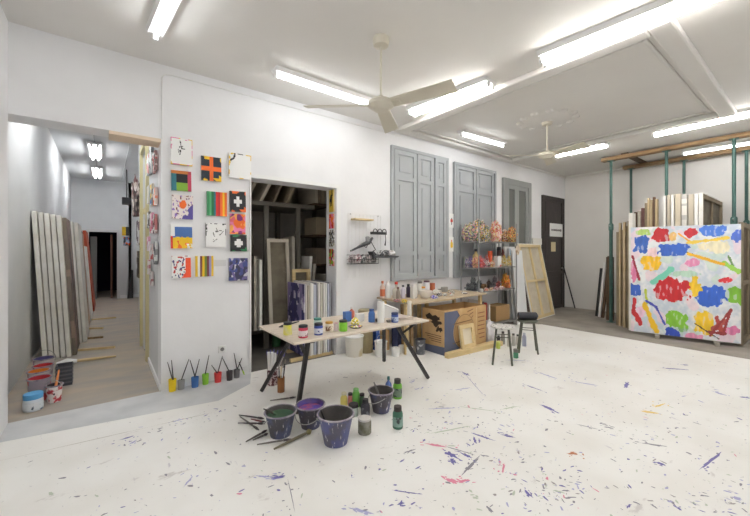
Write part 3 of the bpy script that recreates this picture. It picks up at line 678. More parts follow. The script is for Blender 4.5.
tubpx(27, 52, 377.5, 402, specks(150, 140, 150, 190, 60, 60, 8), M_red, 'paint tub with red and blue paint behind the blue lidded can', 'paint tub', 'paint_tub', fill=.75, paint=specks(196, 40, 52, 46, 58, 170, 5, .48, .52))
tubpx(27, 50.5, 370.5, 393.5, specks(190, 180, 176, 150, 110, 100, 8), M_orn, 'paint tub filled with orange paint in the hallway corner', 'paint tub', 'paint_tub', fill=.78, paint=M_orn)
tubpx(32.5, 54, 365, 386, specks(180, 176, 180, 120, 90, 120, 8), M_red, 'paint tub filled with dark red paint in the hallway corner', 'paint tub', 'paint_tub', fill=.8, paint=M_red)
tubpx(32.5, 55, 358, 379, specks(200, 190, 190, 150, 120, 150, 8), flat(90, 84, 140), 'tub with violet inside and a raised wire handle, farthest of the tubs', 'paint tub', 'paint_tub', handle=(.2, 1.0), fill=.7, paint=flat(84, 80, 140))
c, r, h = up(60, 69, 364, 385)
t = thing('plastic_crate', 'small dark grey crate standing behind the red dripped pot', 'crate', c)
bm = BM(); ringframe(bm, -.07, .07, -.07, .07, .006, 0, h)
for v in bm.verts: v.co = Vector((v.co.x, v.co.z, v.co.y))
mesh('crate_side', bm, flat(72, 74, 80), t)
for k in range(5):
    bm = BM(); ringframe(bm, -.074, .074, -.074, .074, .006, h * (.12 + .19 * k), h * (.19 + .19 * k))
    for v in bm.verts: v.co = Vector((v.co.x, v.co.z, v.co.y))
    mesh('crate_rib', bm, flat(96, 98, 104), t)
bm = BM(); box(bm, -.064, .064, -.064, .064, 0, .008); mesh('crate_base', bm, flat(72, 74, 80), t)
q = on_z(54, 395, .08)
brush(q, on_z(59, 370, .26), 'brush with an orange handle standing in the red dripped pot', flat(220, 130, 70), M_cutin, .011, .2)

# ================================================================== POTS ALONG THE PILLAR
pots = [(167.7, 176, 378, 391, flat(232, 200, 20), 'yellow', [(167.5, 362), (171.5, 360)]), (177.3, 185, 380, 390, flat(150, 150, 152), 'grey', [(189, 359)]), (191, 199, 377, 388, flat(62, 112, 178), 'blue', [(190, 360), (199.5, 359)]),
        (202, 209, 374, 385, flat(140, 200, 60), 'lime green', [(209, 355)]), (214, 221.8, 372.5, 383, flat(210, 58, 58), 'red', [(222.5, 356), (211.5, 365)]), (226.2, 233, 371, 381, flat(54, 48, 50), 'black', [(222, 357)]), (233.4, 240, 369.5, 378.5, flat(110, 108, 110), 'dark grey', [(242, 358), (234, 353)])]
for xl, xr, yt, yb, m, nm, brs in pots:
    c, r, h = up(xl, xr, yt, yb); c.y = min(c.y, WALL - r - .03)
    tub(c, r * .86, r, h, m, m, nm + ' paint pot on the floor along the foot of the pillar', 'paint pot', 'paint_pot', fill=.6, rim=False, group=None)
    for k, (bx, by) in enumerate(brs):
        s = -1 if bx < (xl + xr) / 2 else 1
        p0 = c + Vector((-s * r * .3, 0, h * .62)); tp = on_y(bx, by, WALL - .02 - .01 * k)
        brush(p0, tp, '%s brush standing in the %s paint pot at the pillar' % (['long dark', 'second slanting'][k], nm), M_blackp if (k or nm != 'yellow') else flat(90, 86, 84), m, .0055, .15)
p0 = on_z(245, 375.5, .01); tp = on_z(238.5, 361, .12); tp = on_y(234.5, 352, WALL - .015)
brush(on_z(244.5, 375, .01), on_y(239, 362, WALL - .015), 'lime tipped brush leaning on the pillar beside the doorway', M_blackp, flat(170, 205, 70), .006, .35)

# ================================================================== STOREROOM
M_rack = mat('rack_steel_dark', L(112, 107, 98), .6)
t = thing('storage_rack', 'dark steel storage rack filling the storeroom behind the doorway', 'rack', (0, 0, 0))
for x in (.75, 1.97, 2.50, 3.24):
    for y in (5.32, 6.15):
        bm = BM(); box(bm, x - .035, x + .035, y - .03, y + .03, 0, 2.95 if x > 3 else 2.2); mesh('post', bm, M_rack, t)
bm = BM(); box(bm, .7, 2.78, 5.27, 6.2, 2.2, 2.26); mesh('upper_deck', bm, M_rack, t)
bm = BM(); box(bm, .79, 2.46, 5.37, 6.1, .33, .37); mesh('lower_deck', bm, M_rack, t)
for z in (.6, 1.25, 1.75, 2.28):
    bm = BM(); box(bm, 2.8, 3.2, 5.3, 6.15, z, z + .03); mesh('shelf', bm, M_woodd, t)
rnd = random.Random(5)
M_can = [mat('dusty_canvas%d' % k, c, .85) for k, c in enumerate([L(160, 152, 136), L(190, 182, 168), L(140, 126, 110), L(172, 158, 134)])]
words = ['far left', 'second from the left', 'third from the left', 'fourth from the left', 'middle', 'sixth from the left', 'third from the right', 'second from the right', 'far right']
for i in range(8):
    x = .80 + i * .215; w = rnd.uniform(.03, .05)
    bm = BM(); box(bm, 0, w, 0, .7, 0, .62 + .1 * (i % 3)); o = mesh('stored_canvas', bm, M_can[i % 4]); o.location = (x, 5.35, 2.266 + .0); o.rotation_euler = (0, .42 + .02 * (i % 3), 0)
    o.location.z += .0
    tag(o, 'dusty canvas tilted on the top of the storeroom rack, ' + words[i], 'canvas', 'canvases on the storeroom rack')
for i, (z, h) in enumerate([(.63, .3), (1.28, .27), (1.78, .3)]):
    bm = BM(); box(bm, 2.86, 3.14, 5.36, 5.8, z + .001, z + h); tag(mesh('storage_box', bm, [M_card, M_can[2], M_can[3]][i]), ['brown box on the lowest shelf in the storeroom', 'dark box on the middle shelf in the storeroom', 'tan box on the upper shelf in the storeroom'][i], 'box')
for i in range(5):
    bm = BM(); box(bm, 0, .05, 0, .7, 0, .6 - .03 * (i % 2)); o = mesh('stored_canvas', bm, M_can[(i + 1) % 4]); o.location = (2.84 + i * .065, 5.35, 2.312)
    tag(o, 'canvas standing upright high in the storeroom corner, %s from the left' % ords[i], 'canvas', 'upright canvases on the storeroom shelf')
def back_canvas(loc, w, h, t_, rz, tilt, label, bars=(1, 1), mw=M_pine, ml=M_linen, fw=.06, name='canvas_seen_from_behind', group=None, edge=None):
    """shows its back at local -y"""
    t = thing(name, label, 'canvas', loc, 0, group, rot=(tilt, 0, rz))
    bm = BM(); ringframe(bm, 0, w, 0, h, fw, 0, t_ * .8); mesh('stretcher_frame', bm, mw, t)
    for k in range(bars[0]):
        x = w * (k + 1) / (bars[0] + 1); bm = BM(); box(bm, x - fw * .45, x + fw * .45, t_ * .15, t_ * .7, fw, h - fw); mesh('upright_bar', bm, mw, t)
    for k in range(bars[1]):
        z = h * (k + 1) / (bars[1] + 1); bm = BM(); box(bm, fw, w - fw, t_ * .1, t_ * .6, z - fw * .45, z + fw * .45); mesh('cross_bar', bm, mw, t)
    bm = BM(); box(bm, 0, w, t_ * .8, t_, 0, h); mesh('canvas_sheet', bm, ml, t)
    if edge:
        bm = BM(); ringframe(bm, -.016, w + .016, -.016, h + .016, .016, -.004, t_); mesh('folded_edge', bm, edge, t)
    return t
def mid(px, Y): return on_y(px, 250, Y).x
X0, X1 = mid(268, 5.1), mid(290, 5.1)
back_canvas((X0, 5.02, .372), X1 - X0, 1.32, .04, 0, -.1, 'dark backed canvas leaning in the middle of the storeroom', (0, 0), M_can[1], M_linend, .05)
bm = BM(); box(bm, 0, .04, 0, .3, 0, 1.36); o = mesh('stored_canvas', bm, M_canvasg); o.location = (X1 + .02, 5.0, .372); o.rotation_euler = (-.05, 0, .0); tag(o, 'pale canvas edge standing right of the dark backed canvas in the storeroom', 'canvas')
for i, px in enumerate((253, 257)):
    bm = BM(); box(bm, 0, .035, 0, .45, 0, 1.05 - .05 * i); o = mesh('stored_canvas', bm, [M_canvasg, M_canvasw][i]); o.location = (mid(px, 5.0) + .02 * i, 4.95, .372); tag(o, ['grey canvas edge hard against the left side of the storeroom doorway', 'white canvas edge just inside the left of the storeroom doorway'][i], 'canvas')
bm = BM(); box(bm, 1.1, 1.9, 5.7, 5.75, .375, 2.0); tag(mesh('stored_canvas', bm, M_linend), 'large dark canvas at the back of the storeroom rack', 'canvas')
back_canvas((mid(293, 5.0), 4.98, .0), .3, 1.22, .04, 0, -.03, 'pine framed canvas behind the blue stack in the doorway', (0, 0), M_pine, M_linend, .05)
for i, (px, zt) in enumerate(((305, 1.42), (309, 1.30), (321, 1.12))):
    bm = BM(); box(bm, 0, .045, 0, .3, 0, zt); o = mesh('stored_canvas', bm, [M_canvasw, M_canvasg, M_canvasg][i]); o.location = (mid(px, 5.06) + .0, 5.06 if i else 5.06, 0); o.rotation_euler = (0, .06, 0); tag(o, ['taller white canvas edge leaning behind the doorway stack', 'shorter grey canvas edge leaning behind the doorway stack', 'low grey canvas edge at the right behind the doorway stack'][i], 'canvas')
# stack in the doorway
sx = 2.17; rnd = random.Random(9); n = 14; w = .031
edges = [L(228, 226, 220), L(196, 200, 214), L(232, 230, 224), L(206, 200, 190), L(150, 150, 160), L(234, 232, 228), L(186, 176, 160)]
for i in range(n):
    h = 1.0 + rnd.uniform(-.02, .02); y = 4.40 + rnd.uniform(0, .03)
    if i == 0: fn = splash(120, [L(56, 54, 100), L(60, 58, 112), L(140, 124, 170), L(206, 200, 214)], L(126, 118, 160), 5.5, .06)
    else:
        e = edges[(i * 3) % 7]; fn = (lambda e: lambda u, v: e)(e)
    o = painted('stacked_canvas', .55, h, w - (.009 if i % 3 else .015), fn, 20 if i == 0 else 2, 36 if i == 0 else 2, side=edges[(i * 3) % 7] if i else L(210, 208, 214))
    o.rotation_euler = (0, 0, -math.pi / 2); o.location = (sx + i * w, y + .55, .042)
    tag(o, 'canvas with a dark blue and violet painted face, leftmost of the doorway stack' if i == 0 else 'canvas edge in the upright stack in the storeroom doorway, %s from the left' % ords[i], 'canvas', 'canvases stacked in the doorway')
bm = BM(); box(bm, 1.98, 2.63, 4.42, 4.47, 0, .04); tag(mesh('wooden_batten', bm, M_pine), 'pine batten on the floor under the doorway stack of canvases', 'batten')
bm = BM(); box(bm, 2.12, 2.63, 4.85, 4.90, 0, .04); tag(mesh('wooden_batten', bm, M_pine), 'second batten hidden at the back of the doorway stack', 'batten')
c, r, h = up(271.5, 281, 320, 347)
tub(c, r * .9, r, h, flat(44, 92, 52), flat(44, 92, 52), 'green bucket with a violet lid just inside the storeroom doorway', fill=.9, rim=False, paint=flat(70, 72, 130))
# ================================================================== TRESTLE TABLE
TZ = .74
t = thing('trestle_table', 'pale wooden trestle table with dark splayed steel legs', 'table', (2.04, 3.12, 0))
O = Vector((2.04, 3.12, 0))
bm = BM(); box(bm, 1.235, 2.83, 2.70, 3.54, TZ - .02, TZ)
for v in bm.verts: v.co -= O
mesh('tabletop', bm, M_table, t, bevel=.002)
def leg(p0, p1, w=.034):
    p0 = Vector(p0) - O; p1 = Vector(p1) - O; d = p1 - p0; u, v = frame_of(d); bm = BM(); V = []
    for p in (p0, p1):
        for a, b in ((-1, -1), (1, -1), (1, 1), (-1, 1)): V.append(bm.verts.new(p + (u * a + v * b) * w / 2))
    for f in ((0, 3, 2, 1), (4, 5, 6, 7), (0, 1, 5, 4), (1, 2, 6, 5), (2, 3, 7, 6), (3, 0, 4, 7)): bm.faces.new([V[k] for k in f])
    return bm
for a, b in (((1.32, 3.69, .012), (1.60, 3.40, .712)), ((1.40, 2.99, .012), (1.42, 2.81, .712)), ((3.0, 2.875, .012), (2.53, 2.92, .712)), ((2.99, 3.68, .012), (2.80, 3.45, .712))):
    mesh('leg', leg(a, b), M_black, t)
mesh('brace', leg((1.405, 2.85, .60), (1.318, 2.76, .715), .024), M_black, t); mesh('brace', leg((2.62, 2.905, .585), (2.69, 2.755, .715), .024), M_black, t)
for y0, y1, x in ((2.78, 3.46, 1.45), (2.80, 3.46, 2.56)):
    bm = BM(); box(bm, x - .02 - O.x, x + .02 - O.x, y0 - O.y, y1 - O.y, TZ - .05, TZ - .021); mesh('top_rail', bm, M_black, t)
# items on the table
Z = TZ
M_lidk = flat(40, 42, 48)
jar(up(283.2, 292.2, 322, 335.5, Z), mat('clear_plastic_yellow', L(216, 212, 150), .3, L(226, 222, 60), 20), M_lidk, 'clear jar with bright yellow paint and black lid at the left table end', lidh=.2)
brush(on_z(279, 327, Z + .012), on_z(299, 321.5, Z + .02), 'black brush lying on the table behind the yellow jar', M_blackp, M_blackp, .009, .3)
jar(up(298.3, 308, 325, 338.3, Z), flat(202, 52, 84), M_lidk, 'pinkish red paint jar with a black lid and white label', band=specks(232, 220, 222, 120, 60, 80, 40, .58, .64))
jar(up(314, 323, 323, 335.5, Z), flat(56, 78, 160), M_lidk, 'blue paint jar with black lid and pale label on the table front', band=specks(206, 212, 226, 70, 80, 140, 40, .56, .62))
jar(up(313.6, 321.6, 318, 328.5, Z), flat(196, 216, 210), flat(70, 140, 130), 'pale jar with a teal lid behind the blue jar')
jar(up(325.2, 333, 321.5, 332.3, Z), flat(226, 216, 200), flat(200, 150, 60), 'white jar with an ochre lid between the blue and lime jars', band=specks(222, 210, 190, 130, 90, 60, 40, .5, .58))
tub(*(lambda s: (s[0], s[1] * .8, s[1], s[2]))(up(333.5, 338.5, 323, 331, Z)), flat(240, 222, 226), flat(230, 150, 170), 'small pink and white cup beside the ochre lidded jar', 'cup', 'paper_cup', rim=False)
jar(up(339, 347.5, 320, 331.8, Z), flat(124, 196, 48), M_lidk, 'lime green paint jar with a black lid')
c, r, h = up(343.5, 351, 311.5, 322, Z)
bm = BM(); box(bm, c.x - r, c.x + r, c.y - r * .7, c.y + r * .7, Z, Z + h); o = mesh('small_carton', bm, [flat(70, 112, 176)], bevel=.003); tag(o, 'small blue carton on the table behind the lime jar', 'carton')
bottle(up(348.8, 354.5, 307, 320, Z), flat(202, 110, 90), flat(226, 220, 214), 'orange brown squeeze bottle beside the blue carton on the table')
c, r, h = up(348, 363, 323, 329, Z); rp = r
t = thing('paint_palette', 'round palette plate with blobs of yellow and white paint', 'palette', c)
bm = BM(); lathe(bm, [(0, .004), (r * .7, .004), (r * .95, .014), (r, .012), (r * .75, 0), (0, 0)], 24); mesh('plate', bm, flat(120, 112, 108), t)
rnd = random.Random(2)
for k in range(9):
    a = rnd.uniform(0, 6.28); q = r * .75 * rnd.random() ** .5; bm = BM(); lathe(bm, [(0, .0), (.012, .0), (.011, .008), (0, .016)], 8, (q * math.cos(a), q * math.sin(a), .0045)); mesh('paint_blob', bm, [flat(236, 220, 60), flat(240, 236, 226), flat(226, 150, 160)][k % 3], t)
p = c + Vector((.06, .1, .0)); o = blob('paint_rag', p, .045, (1, 1, .9), .4, None, 8, 3, 3, [L(238, 220, 60), L(240, 238, 230), L(236, 232, 200), L(220, 200, 40)]); tag(o, 'crumpled yellow and white rag behind the palette plate', 'rag')
def blk(xl, xr, yt, yb, z, name, label, cat, m, dy=.06, rz=0, group=None, bev=.003):
    c, r, h = up(xl, xr, yt, yb, z); bm = BM(); box(bm, -r, r, -dy / 2, dy / 2, 0, h); o = mesh(name, bm, m, bevel=bev); o.location = c; o.rotation_euler = (0, 0, rz); return tag(o, label, cat, group)
blk(355.5, 364, 313.5, 322, Z, 'white_carton', 'small white carton behind the palette on the table', 'carton', M_paper, .05, -.3)
bottle(up(368.3, 375, 309, 322.6, Z), flat(74, 118, 186), flat(60, 90, 150), 'translucent blue bottle standing on the table', neck=.6, sh=.66)
c, r, h = up(375.2, 380.8, 318.5, 322, Z); bm = BM(); lathe(bm, [(0, 0), (r, 0), (r, h * .9), (r * .9, h), (0, h)], 18); o = mesh('dark_disc', bm, flat(96, 88, 84)); o.location = c; tag(o, 'dark round lid lying beside the translucent blue bottle', 'lid')
c, r, h = up(377.4, 384.4, 301.5, 323, Z); bm = BM(); lathe(bm, [(0, 0), (r, 0), (r, h), (r * .55, h), (r * .55, h * .3), (0, h * .3)], 20); o = mesh('paper_roll', bm, M_paper); o.location = c; tag(o, 'tall white paper roll standing upright on the table', 'paper roll')
c = on_z(394, 319, Z)
bm = BM(); V = [(-.075, 0), (.09, 0), (.115, .09), (-.07, .165)]; prism(bm, V, -.05, .05, 'y'); o = mesh('folded_card', bm, M_paper); o.location = c + Vector((.015, .12, 0)); o.rotation_euler = (-.0, 0, -.55); tag(o, 'slanting white paper block beside the tall paper roll', 'paper')
jar(up(391.2, 398.4, 312.5, 322.8, Z), flat(62, 88, 168), flat(50, 66, 110), 'blue paint jar with white label at the right of the table', band=specks(190, 204, 226, 70, 90, 150, 40, .5, .6))
c, r, h = up(386, 391, 320, 322.8, Z); bm = BM(); lathe(bm, [(0, .003), (r * .8, .003), (r, h), (r * .9, h), (r * .7, 0), (0, 0)][::-1], 16); o = mesh('small_dish', bm, flat(128, 122, 118)); o.location = c; tag(o, 'small dark dish left of the right hand blue jar', 'dish')
c = on_z(404, 319, Z)
for k, (a, m) in enumerate(((-.35, flat(206, 196, 184)), (-.15, flat(190, 176, 166)))):
    bm = BM(); box(bm, -.09, .09, -.06, .06, 0, .014); o = mesh('flat_board', bm, m, bevel=.002); o.location = c + Vector((.0, 0, .0145 * k)); o.rotation_euler = (0, 0, a); tag(o, ['beige board lying at the right table end', 'greyish board on top of the beige board'][k], 'board')
bottle(up(407.2, 411.6, 301, 317, Z), flat(226, 222, 212), flat(226, 222, 212), 'slim white bottle at the far right end of the table', neck=.8, sh=.7)

# ------------------------------------------------------------------ under and around the table
c, r, h = up(267, 277.8, 369, 386)
t = thing('mesh_pot', 'dark red wire mesh pot of brushes under the left table end', 'pot', c)
M_mesh = specks(92, 52, 58, 190, 176, 176, 40, .5, .56)
bm = BM(); lathe(bm, [(0, 0), (r, 0), (r, h), (r - .004, h), (r - .004, .01), (0, .01)], 22); mesh('pot_wall', bm, M_mesh, t)
for i, (bx, by, m, lb, rr) in enumerate([(268.5, 352, M_paper, 'left white paper tube in the mesh pot', .014), (272, 352, M_paper, 'white paper tube with a yellow mark in the mesh pot', .015), (275, 353, M_paper, 'right white paper tube in the mesh pot', .013)]):
    o_ = c + Vector((-.03 + .028 * i, .0, .02)); p1 = on_y(bx, by, c.y + .03)
    bm = BM(); tube(bm, [(0, 0, 0), p1 - o_], rr * 1.1, 12); o = mesh('paper_tube', bm, m); o.location = o_; tag(o, lb, 'paper tube')
for i, (bx, by) in enumerate([(267, 350.5), (270.5, 349.5), (274, 349), (278, 350), (281.5, 351), (285, 353)]):
    o_ = c + Vector((-.02 + .009 * i, .04, .03)); p1 = on_y(bx, by, c.y + .07)
    brush(p1, o_, 'violet tipped brush in the mesh pot, %s from the left' % ords[i], flat(196, 190, 186), flat(108, 100, 176), .005, .14, 'brushes in the mesh pot')
c, r, h = up(277.2, 284.8, 377, 393)
tub(c, r * .95, r, h, flat(150, 96, 50), flat(120, 76, 40), 'brown jar of brushes on the floor in front of the mesh pot', 'jar', 'brush_jar', rim=False, fill=.5)
for i, (bx, by, m) in enumerate([(279, 366, M_blackp), (281.5, 362, M_pine), (283.5, 364, M_paper), (285.5, 359, M_blackp)]):
    o_ = c + Vector((-.02 + .013 * i, 0, h * .52)); p1 = on_y(bx, by, c.y + .02 + .01 * i)
    brush(p1, o_, ['short black brush in the brown jar', 'pine handled brush in the brown jar', 'white brush in the brown jar', 'tall black brush leaning right in the brown jar'][i], m, flat(150, 140, 130), .006, .2)
c, r, h = up(343, 362, 335, 357); c.y = min(c.y, WALL - r - .05)
tub(c, r * .9, r, h, specks(224, 220, 210, 206, 190, 150, 5, .55, .66), M_paper, 'large stained white bucket against the wall under the table', fill=.9, rimmat=M_paper)
p = on_z(366, 352, 0); bm = BM(); lathe(bm, [(0, 0), (.11, 0), (.11, .62), (.1, .63), (0, .63)], 24); o = mesh('olive_drum', bm, flat(158, 146, 112)); o.location = (3.08, 4.23, 0); tag(o, 'olive beige cardboard drum standing behind the white buckets', 'drum')
c, r, h = up(374.5, 387, 341, 357.5)
tub(c, r * .9, r, h, M_paper, M_paper, 'white bucket with a raised handle under the right of the table', fill=.9, handle=(.3, 1.0), rimmat=M_paper)
bm = BM(); box(bm, 0, .12, 0, .1, 0, .5); o = mesh('blue_carton', bm, specks(60, 100, 180, 190, 200, 220, 8, .55, .6), bevel=.004); o.location = (3.225, 4.16, 0); tag(o, 'tall blue and white carton behind the white handled bucket', 'carton')
for i, (a, b, d, e) in enumerate([(391.5, 400, 347.5, 357), (398.5, 406.5, 345.5, 353), (405.5, 413, 346.5, 355.5)]):
    c, r, h = up(a, b, d, e); bm = BM(); lathe(bm, [(0, 0), (r, 0), (r, h), (r * .4, h), (r * .4, h * .5), (0, h * .5)], 20); o = mesh('paper_roll', bm, M_paper); o.location = c; tag(o, ['left', 'rear', 'right'][i] + ' of the three short white rolls on the floor under the bench', 'paper roll', 'short white rolls under the bench')
c, r, h = up(415.3, 425.5, 339, 355)
tub(c, r * .95, r, h, specks(92, 94, 100, 170, 172, 176, 14, .54, .6), M_cutin, 'dark grey dripped pot on the floor left of the cardboard box', 'paint pot', 'paint_pot', fill=.8, rimmat=flat(80, 80, 84))

# ================================================================== FLOOR BUCKETS AND BOTTLES
def bucketpx(xl, xr, ytop, ybase, bl, br_, *a, **k):
    p = on_z((bl + br_) / 2, ybase, 0); t = depth(p); rb = (br_ - bl) / 2 / F * t * .97
    c = p + Vector((p.x, p.y, 0)).normalized() * rb; rt = (xr - xl) / 2 / F * depth(c)
    h = EYE + (HY - ytop) / F * depth(c) ; return tub(c, rb, rt, h, *a, **k), c, rb, rt, h
M_gpaint = flat(66, 96, 72)
t1, c1, rb1, rt1, h1 = bucketpx(264, 294, 411, 439.5, 270, 291, M_bucket, M_bucketin, 'violet blue bucket with green paint inside, leftmost of the floor buckets', fill=.78, handle=(.4, -.5), paint=M_gpaint)
t2, c2, rb2, rt2, h2 = bucketpx(297, 324.5, 404, 430.5, 301, 320, M_bucket2, mat('mixed_paint', L(96, 70, 120), .5, L(60, 80, 170), 9), 'grey violet bucket with red and blue paint inside, second from the left', fill=.75, handle=(2.2, -.6), paint=mat('mixed_paint2', L(186, 90, 110), .5, L(56, 76, 176), 16))
t3, c3, rb3, rt3, h3 = bucketpx(318.5, 353.8, 413, 448.5, 323.6, 348, M_bucket3, M_bucketin, 'largest violet blue bucket nearest the camera', fill=.3, handle=(-.5, -.7))
t4, c4, rb4, rt4, h4 = bucketpx(368, 392.5, 390, 414.5, 372.5, 389.5, M_bucket2, M_bucketin, 'grey violet bucket with a brush inside, rightmost of the floor buckets', fill=.6, handle=(1.2, -.5))
brush(c4 + Vector((0, .02, h4 * .61)), c4 + Vector((-.03, .07, h4 + .06)), 'short grey brush standing in the rightmost floor bucket', flat(130, 126, 124), M_cutin, .01, .2)
brush(c3 + Vector((-.03, .05, h3 * .31)), c3 + Vector((-.10, .06, h3 + .03)), 'dark brush resting in the largest violet blue bucket', M_blackp, M_cutin, .008, .2)
brush(c1 + Vector((-.03, .02, h1 * .86)), c1 + Vector((-.12, .06, h1 + .03)), 'dark brush resting in the green paint of the leftmost bucket', flat(70, 66, 60), M_gpaint, .008, .2)
G1, G2, G3 = flat(56, 104, 84), flat(112, 180, 60), flat(120, 190, 90)
bottle(up(392.5, 403, 406, 430), G1, flat(60, 54, 52), 'dark green paint bottle with black cap standing alone right of the buckets', neck=.62, band=specks(120, 150, 140, 60, 70, 70, 20), sh=.66, caph=.22)
bottle(up(393, 402, 379, 399.6), G2, flat(62, 60, 58), 'bright green paint bottle with a dark label behind the rightmost bucket', neck=.62, band=specks(120, 140, 120, 60, 66, 70, 20), sh=.66, caph=.22)
bottle(up(385.3, 391.6, 376.5, 399), flat(86, 112, 176), flat(50, 110, 110), 'blue bottle with a teal cap just behind the rightmost bucket', neck=.35)
jar(up(357.8, 371.5, 417.5, 436), mat('smoky_glass', L(112, 112, 92), .25, L(150, 148, 138), 16), flat(196, 192, 188), 'squat smoky glass jar with a white lid among the buckets', 'jar', 'glass_jar', lidh=.12)
bottle(up(360.8, 370, 399, 418), specks(70, 68, 76, 130, 128, 136, 16), flat(56, 54, 58), 'dark speckled bottle behind the glass jar', neck=.55, sh=.62, caph=.2)
jar(up(349, 358, 403.5, 417.5), flat(178, 190, 180), flat(52, 48, 52), 'pale jar with a wide black lid between the largest bucket and dark bottle', wide=1.12, lidh=.25)
bottle(up(352.2, 359.8, 388.5, 408), G3, flat(140, 200, 120), 'light green bottle with a green cap behind the black lidded jar', neck=.6, sh=.7)
bottle(up(348, 352.4, 393, 408), flat(216, 130, 120), flat(60, 50, 50), 'salmon bottle with a dark cap left of the light green bottle', neck=.8, sh=.65)
bottle(up(359.6, 364.6, 393.5, 408), flat(90, 120, 90), flat(52, 46, 48), 'small bottle with a black cap right of the light green bottle', neck=.8, sh=.6)
bottle(up(340.3, 347.6, 392.5, 408), flat(222, 206, 110), flat(214, 208, 180), 'yellow bottle with a pale cap behind the largest bucket', neck=.6, sh=.6)
# brushes and sticks lying on the floor by the left bucket
fb = [(240, 416.5, 259, 430, 'grey', 'dark stick with a thick tip lying left of the leftmost bucket'), (239, 415, 264, 418.5, 'dark', 'dark stick crossing at the top of the brush pile'), (238, 423, 265, 423.5, 'dark', 'thin dark stick lying level in the brush pile'), (246, 441.5, 267, 430, 'grey', 'grey stick fanning out in front of the leftmost bucket'),
      (253, 440, 268, 433.5, 'grey', 'short grey stick beside the fanning stick'), (257, 444.5, 292, 439, 'grey', 'grey stick lying in front of the leftmost bucket'), (274, 449, 311.5, 430.5, 'olive', 'thick olive brush with a round head pointing to the second bucket'), (270, 400.5, 296, 397, 'grey', 'grey stick lying behind the leftmost bucket'), (251, 419, 266, 422.5, 'red', 'dark red stick in the brush pile')]
mm = {'grey': flat(96, 90, 84), 'dark': flat(66, 58, 60), 'olive': flat(112, 104, 82), 'red': flat(120, 60, 64)}
for i, (a, b, d, e, k, lb) in enumerate(fb):
    zz = .009 + .007 * (i % 3); th = .009 if k != 'olive' else .012
    if k == 'olive': brush(on_z(d, e, .026), on_z(a, b, .016), lb, mm[k], flat(140, 132, 84), .011, .14, tipr=.024)
    else: brush(on_z(d, e, zz), on_z(a, b, zz), lb, mm[k], mm['dark'], th * .8, .25)
# ================================================================== WORKBENCHES
BZ = .78
def bench(name, label, x0, x1, y0, y1, z, legs, m=M_bench):
    t = thing(name, label, 'workbench', (x0, y0, 0))
    bm = BM(); box(bm, 0, x1 - x0, 0, y1 - y0, z - .03, z); mesh('benchtop', bm, m, t, bevel=.002)
    for lx, ly in legs:
        bm = BM(); box(bm, lx - x0 - .025, lx - x0 + .025, ly - y0 - .025, ly - y0 + .025, 0, z - .031); mesh('leg', bm, M_pine, t)
    return t
bench('workbench', 'long board workbench crowded with bottles against the wall', 3.37, 4.30, 3.53, 4.33, BZ, [(3.46, 4.25), (4.22, 4.25), (3.46, 3.75)])
bench('workbench', 'second narrower workbench behind the cardboard box by the shelving', 4.31, 5.20, 3.60, 4.33, BZ + .0, [(4.40, 4.25), (5.12, 4.25), (5.12, 3.68)])
# folding easel feet under the bench
stick((3.52, 3.70, 0.0), (3.66, 3.86, .70), .045, M_wood, 'slanting wooden trestle leg under the workbench', 'strut', 'wooden_strut')
stick((3.62, 3.98, 0.0), (3.54, 3.92, .70), .045, M_wood, 'second wooden trestle leg under the workbench', 'strut', 'wooden_strut')
bm = BM(); box(bm, 3.56, 3.74, 4.05, 4.2, 0, .36); tag(mesh('blue_crate', bm, flat(70, 80, 118), bevel=.005), 'dark blue crate in the shade under the workbench', 'crate')
bm = BM(); box(bm, 3.30, 3.42, 4.08, 4.2, 0, .3); tag(mesh('brown_carton', bm, M_card, bevel=.004), 'brown carton in the shade under the left of the workbench', 'carton')
def fb_(xl, xr, yt, Y, z=BZ): return fixed(xl, xr, yt, z, Y)
bottle(fb_(380, 385, 281, 4.18), flat(222, 196, 180), flat(200, 110, 70), 'white bottle with a broad orange label, leftmost on the workbench', band=flat(202, 112, 74), neck=.4)
bottle(fb_(385, 391.5, 281, 4.14), flat(232, 232, 230), M_paper, 'tall plain white jug beside the orange labelled bottle', neck=.45, sh=.7)
bottle(fb_(392.5, 400, 282, 4.02), mat('cloudy_plastic', L(196, 190, 178), .35), flat(206, 60, 50), 'cloudy grey jug with a red cap on the workbench', neck=.35, sh=.5)
bottle(fb_(400.5, 405.5, 285, 3.98), flat(206, 200, 214), M_lidk, 'pale lilac bottle with a black cap on the workbench', neck=.4)
bottle(fb_(406.2, 410.4, 284, 4.0), flat(70, 60, 80), M_lidk, 'dark purple bottle with a black cap on the workbench', neck=.55, sh=.68)
def fblk(xl, xr, yt, Y, z, name, label, cat, m, dy=.07, rz=0):
    c, r, h = fixed(xl, xr, yt, z, Y); bm = BM(); box(bm, -r, r, -dy / 2, dy / 2, 0, h); o = mesh(name, bm, m, bevel=.003); o.location = c; o.rotation_euler = (0, 0, rz); return tag(o, label, cat)
fblk(411, 416.5, 284, 3.86, BZ, 'milk_carton', 'white carton with a grey mark in the middle of the workbench', 'carton', specks(222, 220, 214, 150, 150, 156, 10, .6, .66))
jar(fb_(417.5, 422.3, 281.5, 4.18), flat(228, 228, 224), flat(110, 106, 104), 'white jar with a grey lid at the back of the workbench', lidh=.14)
jar(fb_(423.6, 429.8, 280.5, 4.14), flat(230, 230, 232), flat(84, 56, 72), 'white tub with a maroon lid at the back of the workbench', lidh=.12)
fblk(430.2, 434.2, 283, 4.14, BZ, 'small_box', 'small orange brown box at the back of the workbench', 'box', flat(190, 106, 70))
